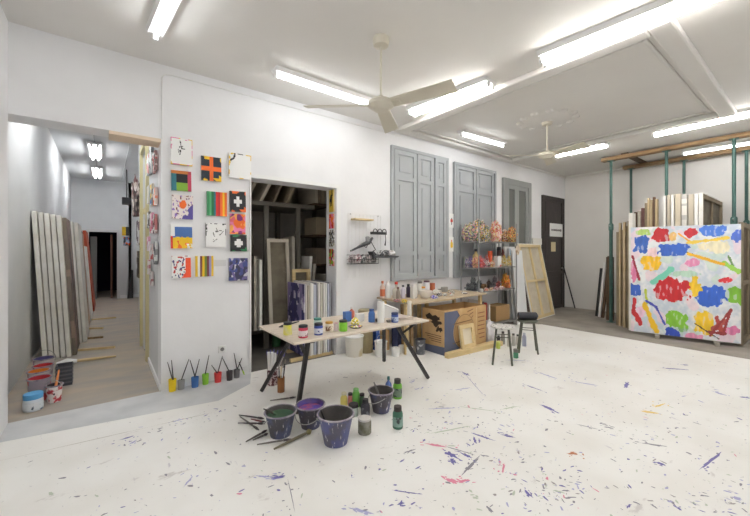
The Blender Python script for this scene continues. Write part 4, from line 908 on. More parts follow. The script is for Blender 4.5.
c, r, h = fb_(419, 432, 290.5, 3.78); bm = BM(); lathe(bm, [(0, 0), (r * .6, 0), (r * .95, h * .5), (r, h), (r * .93, h), (r * .8, h * .45), (0, h * .25)], 24); o = mesh('bowl', bm, flat(226, 220, 210)); o.location = c; tag(o, 'cream white bowl on the front of the workbench', 'bowl')
o = blob('paint_rag', (fb_(432, 437, 295, 3.66)[0]), .055, (1.1, .8, .5), .5, None, 3, 3, 3, [L(100, 96, 200), L(230, 230, 232), L(130, 120, 210), L(210, 208, 214)]); tag(o, 'violet and white rag at the front edge of the workbench', 'rag')
o = blob('paint_rag', (fb_(402, 407, 298, 3.62)[0]), .04, (1, .8, .7), .45, None, 9, 3, 3, [L(230, 190, 60), L(220, 160, 40), L(90, 150, 110), L(236, 210, 90)]); tag(o, 'yellow rag hanging at the front corner of the workbench', 'rag')
o = blob('paint_rag', (fb_(395, 399, 297, 3.78)[0]), .045, (1.3, .8, .4), .45, None, 19, 3, 3, [L(90, 80, 80), L(206, 130, 140), L(120, 110, 104)]); tag(o, 'dark and pink rag on the workbench below the red capped jug', 'rag')
o = blob('paint_rag', (fb_(435, 437, 291, 4.0)[0]), .07, (1.1, .8, .7), .4, None, 29, 3, 2.5, [L(220, 214, 204), L(206, 200, 188), L(228, 224, 216)]); tag(o, 'crumpled cream cloth behind the bowl on the workbench', 'cloth')
c, r, h = fb_(441, 448, 287, 4.15); bm = BM(); lathe(bm, [(0, 0), (r * .9, 0), (r, h * .7), (r, h), (r * .92, h), (r * .85, .01), (0, .01)], 24); o = mesh('grey_pan', bm, flat(168, 166, 160)); o.location = c; tag(o, 'round grey pan at the back right of the workbench', 'pan')
for i, (xl, xr, yt, Y, cols, lb) in enumerate([(437, 442, 292.5, 3.8, [K_, W_, L(120, 120, 120)], 'black and white rag on the right of the workbench'), (443, 447, 293, 3.75, [W_, L(60, 60, 64), L(200, 196, 190)], 'white and grey rag at the right end of the workbench')]):
    c, r, h = fb_(xl, xr, yt, Y); o = blob('paint_rag', c, r * 1.2, (1, .8, .7), .45, None, 31 + i, 3, 3, cols); tag(o, lb, 'rag')
bottle(fb_(413.5, 418, 287, 4.05), flat(214, 206, 196), flat(150, 140, 130), 'small beige bottle behind the white carton on the workbench', neck=.5)
jar(fb_(421.5, 425.5, 286.5, 3.95), flat(226, 222, 216), flat(214, 150, 60), 'small white jar with an orange lid behind the bowl')
bottle(fb_(396, 400, 287, 3.82), flat(150, 140, 128), flat(120, 90, 80), 'short dusty bottle in front of the red capped jug', neck=.5)
jar(fb_(437.5, 441.5, 289, 4.1), flat(206, 200, 190), flat(96, 92, 90), 'low jar with a dark lid left of the grey pan')
for i, (a, b, yt, Y, cols, lb) in enumerate([(449, 455, 290, 3.9, [L(216, 210, 200), L(150, 146, 140), L(230, 228, 222)], 'pale cloth at the left end of the second workbench'), (457, 463, 290.5, 4.1, [L(226, 224, 222), L(120, 120, 124), L(190, 186, 190)], 'white and grey cloth in the middle of the second workbench'), (464, 471, 287, 4.2, [L(96, 98, 102), L(140, 142, 144), L(70, 72, 76)], 'dark grey crumpled sheet at the back of the second workbench')]):
    c, r, h = fb_(a, b, yt, Y); o = blob('crumpled_cloth', c, r, (1, .7, h / (1.6 * r)), .6, None, 200 + i, 4, 3.5, cols); tag(o, lb, 'cloth')
tc = [L(214, 212, 210), L(226, 224, 226), L(196, 120, 120), L(180, 180, 190), L(120, 110, 112), L(232, 230, 226), L(206, 190, 160)]
for i in range(8):
    x = 4.40 + .085 * i; y = 3.70 + .08 * ((i * 5) % 4); a = .5 * i
    t = thing('paint_tube', 'squeezed paint tube on the second workbench, %s from the left' % ords[i], 'paint tube', (x, y, BZ + .013), a, 'paint tubes on the second workbench')
    bm = BM(); tube(bm, [(-.04, 0, 0), (0, 0, .0), (.03, 0, 0), (.036, 0, 0)], [.006, .011, .012, .006], 8); mesh('tube_body', bm, mat('tube%d' % (i % 7), tc[i % 7], .4), t)
    bm = BM(); cyl(bm, (.036, 0, 0), (.05, 0, 0), .007, 8); mesh('cap', bm, M_lidk if i % 2 else M_paper, t)
# ================================================================== CARDBOARD BOX WITH PRINT
bx0, bx1, by0, by1, bh = 3.84, 4.83, 3.36, 3.80, .64
t = thing('cardboard_box', 'big open cardboard box with dark printing and slate blue blocks', 'box', (bx0, by0, 0))
w_, d_ = bx1 - bx0, by1 - by0
bm = BM(); ringframe(bm, 0, w_, 0, d_, .008, 0, bh)
for v in bm.verts: v.co = Vector((v.co.x, v.co.z, v.co.y))
mesh('box_wall', bm, M_card, t)
bm = BM(); box(bm, .009, w_ - .009, .009, d_ - .009, .004, .012); mesh('box_bottom', bm, M_card, t)
# prints: on the front (-y) face
def pf(name, pts, m, d=.0015): bm = BM(); prism(bm, pts, -d, -.0003, 'y'); return mesh(name, bm, m, t)
def pl(name, pts, m, d=.0015): bm = BM(); prism(bm, pts, -d, -.0003, 'x'); return mesh(name, bm, m, t)
cx_, cz_, R_ = .43, .30, .235
arc = [(cx_ + R_ * math.cos(a), cz_ + R_ * 1.08 * math.sin(a)) for a in [math.pi * .62 + k * (math.pi * .76) / 12 for k in range(13)]]
pf('blue_print', [(.0, 0.02), (.0, bh - .02), (.28, bh - .02)] + arc + [(.28, .02)], M_inkblue)
pts = []
bm = BM(); lathe(bm, [(.075, -.0015), (.075, -.0003), (0, -.0003)], 22)
for v in bm.verts: v.co = Vector((cx_ + .06 + v.co.x, v.co.z - .0003, cz_ - .02 + v.co.y))
mesh('dark_spot_print', bm, flat(150, 116, 72), t)
M_line = flat(116, 84, 50)
for k, (z, a, b) in enumerate(((.42, .18, .62), (.14, .18, .55))): pf('line_print', [(a, z), (b, z + .02), (b, z + .032), (a, z + .012)], M_line)
bm = BM()
for k in range(24):
    a0, a1 = k * math.pi / 12, (k + 1) * math.pi / 12; p = lambda a, r: bm.verts.new((cx_ + .02 + r * math.cos(a), -.0012, cz_ + r * 1.08 * math.sin(a)))
    bm.faces.new((p(a0, .225), p(a1, .225), p(a1, .232), p(a0, .232)))
bmesh.ops.remove_doubles(bm, verts=bm.verts, dist=1e-5); mesh('circle_print', bm, M_line, t)
rnd = random.Random(4)
for k in range(7):
    z = .52 - k * .065; a = .80 + rnd.uniform(-.03, .02); pf('text_print', [(a, z), (.95, z + .004), (.95, z + .02), (a, z + .016)], flat(140, 90, 56))
pf('tape_print', [(.735, .2), (.747, .2), (.747, .62), (.735, .62)], flat(214, 190, 146))
for k in range(3): z = .6 - k * .05; pf('text_print', [(.52 + .05 * k, z - .03), (.66, z), (.66, z + .015), (.52 + .05 * k, z - .012)], flat(130, 96, 60))
# left (-x) face: dark picture, lines of print, blue base
def blotch(pt, seed):
    rnd = random.Random(seed); return [(pt[0] + (pt[2] + rnd.uniform(-.02, .02)) * math.cos(a), pt[1] + (pt[3] + rnd.uniform(-.03, .03)) * math.sin(a)) for a in [k * math.pi / 8 for k in range(16)]]
pl('dark_picture_print', blotch((.23, .52, .15, .05), 1), M_ink); pl('dark_picture_print', blotch((.16, .45, .10, .05), 2), M_ink); pl('dark_picture_print', blotch((.10, .36, .06, .04), 3), M_ink)
for k in range(4): z = .26 - k * .03; pl('text_print', [(.06, z), (.38 - .04 * k, z), (.38 - .04 * k, z + .012), (.06, z + .012)], M_line)
pl('blue_base_print', [(.0, .0), (d_, .0), (d_, .10), (.0, .12)], M_inkblue)
# planks and small stretcher in front
stick((3.78, 3.27, .035), (5.00, 3.20, .035), .07, M_pine, 'front pine beam lying along the cardboard box', 'beam', 'pine_beam')
stick((3.86, 3.34, .025), (4.95, 3.30, .03), .05, M_pine, 'rear pine beam lying between the front beam and the box', 'beam', 'pine_beam')
c = on_z(460.5, 350.5, .07)
back_canvas((4.10, 3.245, .072), .33, .34, .03, 0, -.16, 'small canvas seen from behind standing on the pine beam', (0, 0), M_pine, flat(222, 212, 190), .055)
c, r, h = up(488, 497, 312, 347)
o = blob('plastic_bag', (4.99, 3.42, 0), .12, (.8, .8, 1.7), .35, mat('white_plastic', L(222, 220, 222), .4), 14, 4, 3.2); tag(o, 'crumpled white plastic bag at the right side of the cardboard box', 'bag')

# ================================================================== METAL SHELVING
RX0, RX1, RY0, RY1 = 5.36, 6.61, 3.88, 4.28
t = thing('wire_shelving', 'grey metal shelving unit crowded with coloured paint things', 'shelf', (RX0, RY0, 0))
W, Dp = RX1 - RX0, RY1 - RY0
for x in (0, W):
    for y in (0, Dp):
        bm = BM(); cyl(bm, (x, y, 0), (x, y, 2.05 if y == 0 else 2.0), .013, 10); mesh('post', bm, M_steel, t)
SH = [1.68, 1.19, .75, .12]
for z in SH:
    bm = BM(); box(bm, .013, W - .013, .013, Dp - .013, z - .02, z); mesh('shelf_board', bm, M_steel, t)
def sx(px, Y): return on_y(px, 250, Y).x
PAL = [L(226, 120, 50), L(236, 190, 60), L(206, 80, 76), L(110, 140, 90), L(226, 150, 170), L(60, 60, 70), L(240, 236, 226), L(100, 110, 150), L(230, 214, 150), L(150, 90, 110)]
PAL = [tuple(.72 * a + .28 * b for a, b in zip(c, L(120, 104, 92))) for c in PAL]
for i, (a, b, yt, cols, lb) in enumerate([
    (462, 477, 222, [PAL[3], PAL[4], PAL[5], PAL[6], PAL[9], PAL[8], PAL[7]], 'heap of green and pink paint-caked scraps, far left of the top shelf'),
    (471, 486, 218, [PAL[4], PAL[1], PAL[6], PAL[3], PAL[5]], 'tallest left heap of pink and yellow paint scraps on the top shelf'),
    (480, 491, 224, [PAL[5], PAL[6], PAL[1], PAL[3], PAL[7]], 'grey and lime heap of paint scraps in the middle of the top shelf'),
    (490, 502, 219, [PAL[2], PAL[0], PAL[4], PAL[6], PAL[8]], 'red and orange heap of paint scraps on the top shelf'),
    (500, 510, 229, [PAL[1], PAL[0], PAL[6], PAL[5]], 'yellow and white heap of paint scraps right of the red heap'),
    (507, 517.5, 226, [PAL[0], PAL[1], PAL[8], PAL[5]], 'orange heap of paint scraps at the right end of the top shelf')]):
    Y = [4.2, 4.13, 4.03, 4.03, 4.1, 3.98][i]; c, r, h = fixed(a, b, yt, SH[0], Y); r *= 1.2; h *= .82
    o = blob('paint_scrap_heap', c + Vector((0, 0, .001)), r, (1, .6, h / (1.6 * r)), .3, None, 40 + i, 5, 3.2, cols); tag(o, lb, 'heap', 'paint-caked heaps on the top shelf')
s1 = SH[1] + .001
jar(fixed(463.5, 468, 257, s1, 4.24), mat('greenish_glass', L(150, 164, 150), .2), flat(150, 150, 140), 'greenish glass jar at the left of the middle shelf', 'jar', 'glass_jar')
jar(fixed(468.5, 472.5, 256, s1, 4.2), flat(110, 96, 136), flat(90, 84, 110), 'dull purple jar on the middle shelf')
bottle(fixed(472.5, 479, 249, s1, 4.14), flat(196, 172, 118), M_lidk, 'yellow brown jug with a black cap on the middle shelf', neck=.4, sh=.6)
for i, (a, b, yt, cols, lb, Y) in enumerate([(477, 484, 258, [PAL[2], PAL[4], L(190, 80, 80)], 'red and pink paint-caked lump on the middle shelf', 4.0), (483, 490, 261, [PAL[6], PAL[4], PAL[5]], 'white and pink lump beside the orange cup', 3.99), (501, 506, 257, [PAL[1], L(170, 150, 40), PAL[6]], 'yellow lump right of the white carton on the middle shelf', 4.04), (506, 511, 258, [PAL[1], PAL[6], L(200, 190, 120)], 'pale yellow lump at the right end of the middle shelf', 4.0)]):
    c, r, h = fixed(a, b, yt, s1, Y); o = blob('paint_lump', c, r, (1, .8, h / (1.6 * r)), .75, None, 60 + i, 4, 4, cols); tag(o, lb, 'lump')
tub(*(lambda s: (s[0], s[1] * .8, s[1], s[2]))(fixed(487.6, 492.6, 251, s1, 4.14)), flat(226, 92, 50), flat(200, 70, 40), 'bright orange cup on the middle shelf', 'cup', 'plastic_cup', rim=False, fill=.9)
fblk(494.5, 501, 256, 4.02, s1, 'white_carton', 'white carton with a red mark on the middle shelf', 'carton', specks(232, 230, 226, 200, 60, 60, 9, .58, .62), .09)
jar(fixed(496.8, 501, 247, s1, 4.2), flat(84, 60, 60), M_lidk, 'tall dark brown jar behind the white carton on the middle shelf')
c, r, h = fixed(507.6, 512.2, 248.5, s1 , 4.12); t = thing('blue_funnel', 'light blue plastic funnel standing at the right of the middle shelf', 'funnel', c)
bm = BM(); lathe(bm, [(r, 0), (r, .02), (r * .3, h * .75), (r * .2, h), (r * .12, h), (r * .2, h * .75), (r * .9, .02), (r * .95, 0)], 18); mesh('cone', bm, flat(112, 160, 196), t)
for i, (a, b, yt, Y, cols, lb) in enumerate([(472, 479, 259, 4.0, [L(200, 120, 120), PAL[8], L(150, 110, 90)], 'dusty rose lump at the front left of the middle shelf'), (484, 489, 257, 4.16, [PAL[2], PAL[9], PAL[6]], 'maroon lump behind the white and pink lump on the middle shelf'), (490, 495, 262, 3.97, [PAL[1], PAL[6], PAL[2]], 'yellow and red flat lump in front of the orange cup'), (501, 505, 253, 4.2, [L(150, 60, 60), PAL[5]], 'dark red lump behind the yellow lump on the middle shelf'), (510, 515, 256, 4.05, [L(180, 120, 130), L(120, 100, 110)], 'mauve lump under the blue funnel on the middle shelf'), (464.5, 470, 260, 4.16, [L(120, 130, 150), L(200, 190, 200), L(90, 80, 110)], 'blue grey lump in front of the greenish jar')]):
    c, r, h = fixed(a, b, yt, s1, Y); o = blob('paint_lump', c, r, (1, .7, h / (1.6 * r)), .7, None, 160 + i, 4, 4, cols); tag(o, lb, 'lump')
s2 = SH[2] + .001
for i, (a, b, yt, Y, cols, lb) in enumerate([(476.5, 482, 281, 4.2, [L(96, 100, 104), L(60, 62, 66)], 'dark grey lump behind the tape roll on the lower shelf'), (486.5, 491, 281, 4.2, [L(120, 104, 90), L(80, 70, 64)], 'brown grey lump right of the tape roll'), (492, 498, 278, 4.22, [L(150, 146, 150), L(96, 90, 96)], 'pale grey lump at the back of the lower shelf'), (505, 511, 283, 4.0, [PAL[0], PAL[2], PAL[1]], 'orange and red lump at the right front of the lower shelf')]):
    c, r, h = fixed(a, b, yt, s2, Y); o = blob('paint_lump', c, r, (1, .7, h / (1.6 * r)), .7, None, 180 + i, 4, 4, cols); tag(o, lb, 'lump')
for i, (a, b, yt, cols, lb, Y) in enumerate([(466, 471.5, 284, [L(70, 74, 80), L(110, 114, 116)], 'leftmost dark grey lump on the lower shelf', 4.22), (470.5, 476, 279, [L(84, 88, 92), L(50, 52, 56), L(130, 132, 132)], 'tall dark grey lump on the lower shelf', 4.15), (475.5, 480, 284, [L(110, 116, 118), L(80, 84, 84)], 'grey lump beside the tall dark grey one', 4.06),
    (488.5, 497, 283, [L(96, 96, 100), L(130, 128, 130), L(70, 70, 76)], 'wide grey lump in the middle of the lower shelf', 4.1), (501.5, 509.5, 276, [PAL[0], PAL[1], L(236, 160, 40)], 'orange and yellow paint-caked lump on the lower shelf', 4.1), (496, 501, 282, [PAL[2], PAL[5]], 'red and black lump on the lower shelf', 4.0)]):
    c, r, h = fixed(a, b, yt, s2, Y); o = blob('paint_lump', c, r, (1, .8, h / (1.6 * r)), .75, None, 80 + i, 4, 4, cols); tag(o, lb, 'lump')
c, r, h = fixed(481, 487, 280, s2, 4.12); t = thing('tape_roll', 'brown tape roll standing on edge on the lower shelf', 'tape', c + Vector((0, 0, r)))
bm = BM(); lathe(bm, [(r * .5, -.03), (r, -.03), (r, .03), (r * .5, .03), (r * .5, -.03)], 22)
for v in bm.verts: v.co = Vector((v.co.x, v.co.z, v.co.y))
mesh('tape', bm, flat(140, 108, 76), t)
for i, (a, b, cols, lb) in enumerate([(480.5, 485, [PAL[6], PAL[6], L(190, 190, 200)], 'white rag hanging over the lower shelf edge, leftmost'), (485, 490, [PAL[0], PAL[6], PAL[4]], 'orange and white rag on the lower shelf edge'), (490, 495, [PAL[6], PAL[2], PAL[8]], 'white and red rag on the lower shelf edge'), (495, 500, [PAL[4], PAL[6], PAL[9]], 'pink and white rag on the lower shelf edge'), (500, 505.5, [PAL[6], PAL[4], PAL[6]], 'white and pink rag at the right lower shelf edge')]):
    c, r, h = fixed(a, b, 288, s2, 3.90); o = blob('paint_rag', c + Vector((0, .03, -.0)), r, (1.25, .6, .75), .5, None, 95 + i, 3, 3, cols); tag(o, lb, 'rag')
c, r, h = fixed(513, 520.5, 238, 1.4, 3.86); bm = BM(); lathe(bm, [(0, .008), (r * .7, .008), (r, .02), (r, .024), (r * .65, 0), (0, 0)], 22)
for v in bm.verts: v.co = Vector((v.co.x, -v.co.z, v.co.y * 1.5))
o = mesh('hanging_plate', bm, specks(206, 190, 170, 150, 120, 90, 7)); o.location = (RX1 - .02, RY0 - .016, 1.52); tag(o, 'mottled oval plate hanging at the right front post of the shelving', 'plate')
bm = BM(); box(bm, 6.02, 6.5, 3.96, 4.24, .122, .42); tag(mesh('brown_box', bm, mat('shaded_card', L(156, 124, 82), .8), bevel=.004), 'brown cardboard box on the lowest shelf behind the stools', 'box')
for i in range(4):
    bm = BM(); box(bm, 0, .03, 0, .26, 0, .46 - .03 * i); o = mesh('slim_board', bm, [flat(180, 176, 170), flat(90, 84, 84), flat(170, 60, 60), flat(200, 196, 190)][i], bevel=.002); o.location = (5.5 + .1 * i, 3.96, .122); tag(o, ['grey', 'dark', 'red', 'pale'][i] + ' slim board upright on the lowest shelf of the shelving', 'board')
# white panels between the shelving and the big canvas
for i, (x, y, w, h, lb) in enumerate([(6.68, 3.88, .38, 1.52, 'front white panel leaning just right of the shelving'), (6.72, 3.98, .40, 1.56, 'middle white panel leaning just right of the shelving'), (6.76, 4.10, .40, 1.60, 'rear white panel leaning just right of the shelving')]):
    bm = BM(); box(bm, 0, w, 0, .035, 0, h); o = mesh('white_board', bm, flat(228, 229, 230), bevel=.003); o.location = (x, y, .0); o.rotation_euler = (-.09, 0, 0); tag(o, lb, 'board', 'white panels beside the shelving')
back_canvas((7.24, 3.855, .022), 1.12, 1.66, .06, .08, -.2, 'large linen canvas seen from behind leaning by the balcony door', (1, 1), mat('pale_pine', L(216, 196, 150), .6), M_linen, .06, edge=M_canvasw)
bm = BM(); box(bm, -.02, .015, 0, .05, 0, 1.62); o = mesh('dark_batten', bm, flat(70, 56, 52)); o.location = (7.16, 3.855, .014); o.rotation_euler = (-.2, 0, 0); tag(o, 'dark batten leaning along the left edge of the big linen canvas', 'batten')
# ================================================================== STOOLS
def stool(cx, cy, z, r, feet, label, seatm):
    t = thing('stool', label, 'stool', (cx, cy, 0))
    bm = BM(); lathe(bm, [(0, z - .03), (r * .9, z - .03), (r, z - .022), (r, z - .006), (r * .95, z), (0, z)], 28); mesh('seat', bm, seatm, t)
    top = []
    for fx, fy in feet:
        d = Vector((fx - cx, fy - cy, 0)); q = d * .62; top.append(q)
        bm = BM(); tube(bm, [(d.x, d.y, 0), (q.x, q.y, z - .03)], .0135, 8); mesh('leg', bm, M_stool, t)
    bm = BM(); f = (z - .14) / (z - .03)
    tube(bm, [Vector((fx - cx, fy - cy, 0)) * (1 - .38 * f) + Vector((0, 0, z - .14)) for fx, fy in feet], .006, 6, closed=True); mesh('stretcher_ring', bm, M_stool, t)
    return t
stool(4.23, 2.685, .50, .15, [(4.04, 2.71), (4.21, 2.53), (4.42, 2.66), (4.25, 2.84)], 'round stool with a paint splattered white seat, nearer of the two stools', specks(214, 210, 204, 86, 80, 82, 26, .56, .62))
stool(4.98, 2.745, .48, .145, [(4.82, 2.79), (4.97, 2.58), (5.15, 2.70), (4.99, 2.91)], 'olive metal stool carrying a dark roll, farther of the two stools', M_stool)
t = thing('black_roll', 'rolled black cloth lying on the farther stool', 'roll', (4.97, 2.74, .537))
d = Vector((.10, -.085, 0))
bm = BM(); tube(bm, [-d * 1.05, -d, d * .9, d], [.04, .056, .056, .046], 16); mesh('cloth_roll', bm, flat(44, 44, 52), t)
bm = BM(); tube(bm, [d * 1.002, d * 1.12], [.03, .022], 12); mesh('pale_end', bm, flat(120, 124, 136), t)
fbt = [(496.6, 500.4, 335.5, 342, flat(50, 48, 50), M_lidk, 'short black bottle on the floor behind the near stool', 0), (500.8, 505, 331.5, 344.5, flat(150, 146, 140), flat(70, 66, 64), 'grey bottle on the floor right of the short black bottle', 0), (507, 511, 332.5, 347, flat(196, 192, 186), flat(120, 114, 112), 'pale bottle with a grey cap between the stools', 0),
       (511.4, 515.4, 333.5, 346, flat(186, 184, 180), flat(90, 84, 82), 'pale grey bottle touching the right of the grey capped one', 0), (515.8, 519.6, 334.5, 345, flat(206, 202, 196), flat(60, 58, 60), 'white bottle with a dark cap behind the leg of the far stool', 0), (522, 526.4, 333, 346.5, flat(158, 162, 184), flat(196, 200, 210), 'bluish bottle under the farther stool', 0)]
for a, b, yt, yb, m, cm, lb, _ in fbt: bottle(up(a, b, yt, yb), m, cm, lb, neck=.55, sh=.68)
jar(up(513.2, 518.4, 349, 358.5), flat(70, 130, 100), flat(110, 110, 104), 'small green paint jar with a grey lid on the floor between the stools', lidh=.35)
jar(up(496, 500.4, 341.5, 349), flat(186, 196, 90), flat(206, 210, 120), 'small lime yellow pot at the end of the pine beams')

# ================================================================== CANVAS RACK BY THE RIGHT WALL
def prop(px, X, label):
    d = ray(px, 200); Y = X * d[1] / d[0]
    t = thing('steel_prop', label, 'prop', (X, Y, 0)); top = 3.40
    bm = BM(); box(bm, -.07, .07, -.07, .07, 0, .008); mesh('base_plate', bm, M_green, t)
    bm = BM(); cyl(bm, (0, 0, .008), (0, 0, 2.0), .033, 12); mesh('outer_tube', bm, M_green, t)
    bm = BM(); lathe(bm, [(.034, 1.93), (.045, 1.94), (.045, 2.06), (.034, 2.08)], 12); mesh('collar', bm, M_green, t)
    bm = BM(); tube(bm, [(-.10, 0, 2.04), (-.05, 0, 2.02), (.05, 0, 2.02)], .008, 6); mesh('pin', bm, M_steel, t)
    bm = BM(); cyl(bm, (0, 0, 2.0), (0, 0, top - .008), .026, 12); mesh('inner_tube', bm, M_green, t)
    bm = BM(); box(bm, -.06, .06, -.06, .06, top - .008, top); mesh('top_plate', bm, M_green, t)
    return Y
FXR, RXR = 8.45, 9.62
for px, X, lb in ((611, FXR, 'green steel prop at the front left of the canvas rack'), (666.5, FXR, 'green steel prop at the middle of the front beam'), (734, FXR, 'green steel prop at the front right beside the big painting edge'), (631, RXR, 'green steel prop at the rear left near the wall'), (684, RXR, 'green steel prop in the middle of the rear beam'), (746.5, RXR, 'green steel prop at the rear right picture edge')):
    prop(px, X, lb)
for x, y1, lb in ((FXR, 2.98, 'front timber beam under the ceiling resting on the props'), (RXR, 2.95, 'rear timber beam under the ceiling near the right wall')):
    bm = BM(); box(bm, x - .08, x + .08, -1.2, y1, 3.401, 3.47); tag(mesh('timber_beam', bm, M_wood, bevel=.004), lb, 'beam')
bm = BM(); box(bm, FXR - .06, RXR + .1, 2.50, 2.62, 3.471, 3.499); tag(mesh('timber_plank', bm, M_woodd), 'short dark plank across the ends of the timber beams', 'plank')
# stored canvases
ys = 1.31
rc = [('frontmost', .05, L(216, 212, 204), 2.47), ('second', .05, L(238, 236, 232), 2.48), ('third', .07, L(200, 190, 172), 2.48), ('fourth', .075, L(222, 218, 210), 2.49), ('fifth', .08, L(196, 186, 166), 2.51), ('sixth', .04, L(236, 234, 230), 2.50), ('seventh', .05, L(190, 180, 162), 2.51), ('last', .04, L(232, 230, 224), 2.50)]
y = ys
for i, (nm, th, c, zt) in enumerate(rc):
    if i == 0:
        back_canvas((8.0, y, .061), 1.78, zt - .061, th, 0, 0, 'frontmost tall canvas of the rack showing its dark linen back', (1, 2), M_oldw, M_linend, .07, edge=M_canvasw)
    else:
        x = 8.0 + [0, .0, .03, .0, .02, 0, .03, .01][i]
        fn = splash(140 + i, [L(120, 116, 120), L(200, 196, 190)], c, 14, .16) if i in (3,) else (lambda c: lambda u, v: c)(c)
        o = painted('rack_canvas', zt - .061, 1.5, th - .004, fn, 60 if i == 3 else 2, 2, side=c)
        # long side vertical, edge towards the room
        bm = bmesh.new(); bm.from_mesh(o.data)
        for v in bm.verts: v.co = Vector((v.co.z, v.co.y, v.co.x))
        bmesh.ops.reverse_faces(bm, faces=bm.faces); bm.to_mesh(o.data); bm.free()
        o.location = (x, y, .061); tag(o, '%s tall canvas stored upright in the rack behind the big painting' % nm if nm != 'last' else 'tall white canvas at the left end of the rack row', 'canvas', 'tall canvases stored in the rack')
    y += th + .012
for k, x in enumerate((8.2, 9.2)):
    bm = BM(); box(bm, x, x + .08, 1.30, 2.35, 0, .06); tag(mesh('timber_bearer', bm, M_wood), ['front', 'rear'][k] + ' timber bearer on the floor under the stored canvases', 'bearer')
rnd = random.Random(6)
pm = [M_oldw, mat('pale_timber', L(196, 178, 146), .7, L(178, 158, 124), 5, stretch=(6, 6, 1)), mat('beige_timber', L(176, 158, 128), .7, L(156, 138, 108), 5, stretch=(6, 6, 1)), M_woodd]
def plank(px0, px1, ytop, X, m, label, z0=0.0, dx=.09, lean=0.0, name='timber_plank', group=None):
    a = ray(px0, 200); b = ray(px1, 200); Y0, Y1 = X * a[1] / a[0], X * b[1] / b[0]
    h = hgt(ytop, (X, (Y0 + Y1) / 2)) - z0
    bm = BM(); box(bm, 0, dx, 0, (Y0 - Y1), 0, h); o = mesh(name, bm, m, bevel=.003); o.location = (X, Y1, z0 + (Y0 - Y1) * math.sin(abs(lean))); o.rotation_euler = (lean, 0, 0)
    return tag(o, label, 'plank' if name == 'timber_plank' else 'canvas', group)
for i, (a, b, yt) in enumerate([(644.6, 646.8, 203), (647.2, 649.2, 198), (649.6, 652.2, 200), (652.6, 654.6, 197), (655, 657.4, 199)]):
    plank(a, b, yt, 8.12, pm[i % 3] if i != 3 else pm[3], 'tall narrow plank between the white boards and the rack canvases, %s from the left' % ords[i], group='tall narrow planks in the rack', z0=.061, dx=.08)
plank(641, 643.8, 208, 8.08, flat(92, 60, 56), 'dark reddish slat left of the tall narrow planks', z0=.0, dx=.08)
plank(637.4, 640.4, 211, 8.05, M_canvasg, 'grey board edge behind the top left corner of the big painting', dx=.3, name='stored_board')
plank(634, 637, 212, 8.05, M_woodd, 'dark board edge behind the top left corner of the big painting', dx=.3, name='stored_board')
plank(628.6, 632.6, 213, 7.86, M_canvasw, 'tall white canvas edge standing left of the big painting', dx=.17, name='stored_canvas')
for i, (a, b, yt, X, k, ln) in enumerate([(616.2, 618.4, 232, 8.22, 0, .035), (618.6, 620.6, 223, 8.14, 1, .02), (620.9, 622.6, 230, 8.2, 2, .03), (622.9, 625.2, 222, 8.06, 1, .015), (625.5, 627.2, 226, 8.1, 0, .0), (627.4, 629.0, 221, 8.02, 2, .0)]):
    plank(a, b, yt, X, pm[k], 'timber plank leaning left of the white canvas edge, %s from the left' % ords[i], lean=-ln * 0, group='timber planks leaning by the rack', dx=.07)
plank(606, 613, 257, 8.66, M_woodd, 'dark brown board behind the front left green prop', dx=.06)
for i, (a, b, m, lb) in enumerate([(595, 597, M_blackp, 'black slat leaning on the wall left of the props'), (598, 600, M_white, 'thin white slat leaning left of the props'), (601, 603.6, M_woodd, 'brown slat leaning left of the props')]):
    o = plank(a, b, 268 - 6 * i, 8.95 - .06 * i, m, lb, dx=.05)
    o.rotation_euler = (.09, 0, 0); o.location.z = .001
# the right hand canvas seen from behind and the big abstract painting
back_canvas((7.90, .83, .02), 1.5, 1.93, .05, 0, 0, 'canvas seen from behind standing at the right end of the big painting', (1, 1), M_oldw, mat('brown_linen', L(122, 108, 88), .9, L(104, 92, 74), 7), .07)
blobs = [('r', .10, .16, .075, .085, L(62, 104, 190)), ('r', .13, .05, .075, .03, L(176, 206, 110)), ('r', .31, .08, .08, .065, L(190, 40, 48)), ('e', .42, .09, .05, .04, L(230, 190, 120)), ('r', .42, .22, .135, .055, L(58, 102, 196)), ('e', .58, .06, .055, .045, L(196, 44, 54)), ('r', .77, .05, .115, .045, L(70, 116, 204)), ('e', .97, .10, .05, .05, L(80, 110, 200)),
  ('r', .21, .35, .105, .062, L(240, 190, 36)), ('r', .39, .585, .17, .10, L(196, 32, 40)), ('s', .62, .54, .055, .075, L(240, 200, 50)), ('e', .60, .33, .09, .03, L(224, 140, 180)), ('r', .745, .62, .115, .09, L(48, 96, 196)), ('r', .96, .60, .05, .075, L(126, 186, 56)), ('e', .875, .475, .055, .025, L(200, 40, 50)), ('r', .05, .60, .06, .055, L(52, 96, 190)), ('e', .03, .42, .035, .10, L(226, 130, 170)),
  ('r', .45, .85, .10, .075, L(128, 190, 50)), ('r', .69, .86, .085, .095, L(240, 200, 40)), ('r', .41, .98, .07, .06, L(50, 80, 190)), ('e', .92, .90, .08, .04, L(228, 130, 176)), ('e', .62, .99, .09, .04, L(232, 150, 186)), ('e', .80, .19, .14, .05, L(240, 232, 200)), ('e', .10, .80, .06, .06, L(236, 200, 220)), ('e', .5, .93, .05, .03, L(130, 180, 120)), ('e', .22, .24, .05, .05, L(244, 214, 216)), ('e', .52, .43, .14, .025, L(190, 220, 200))]
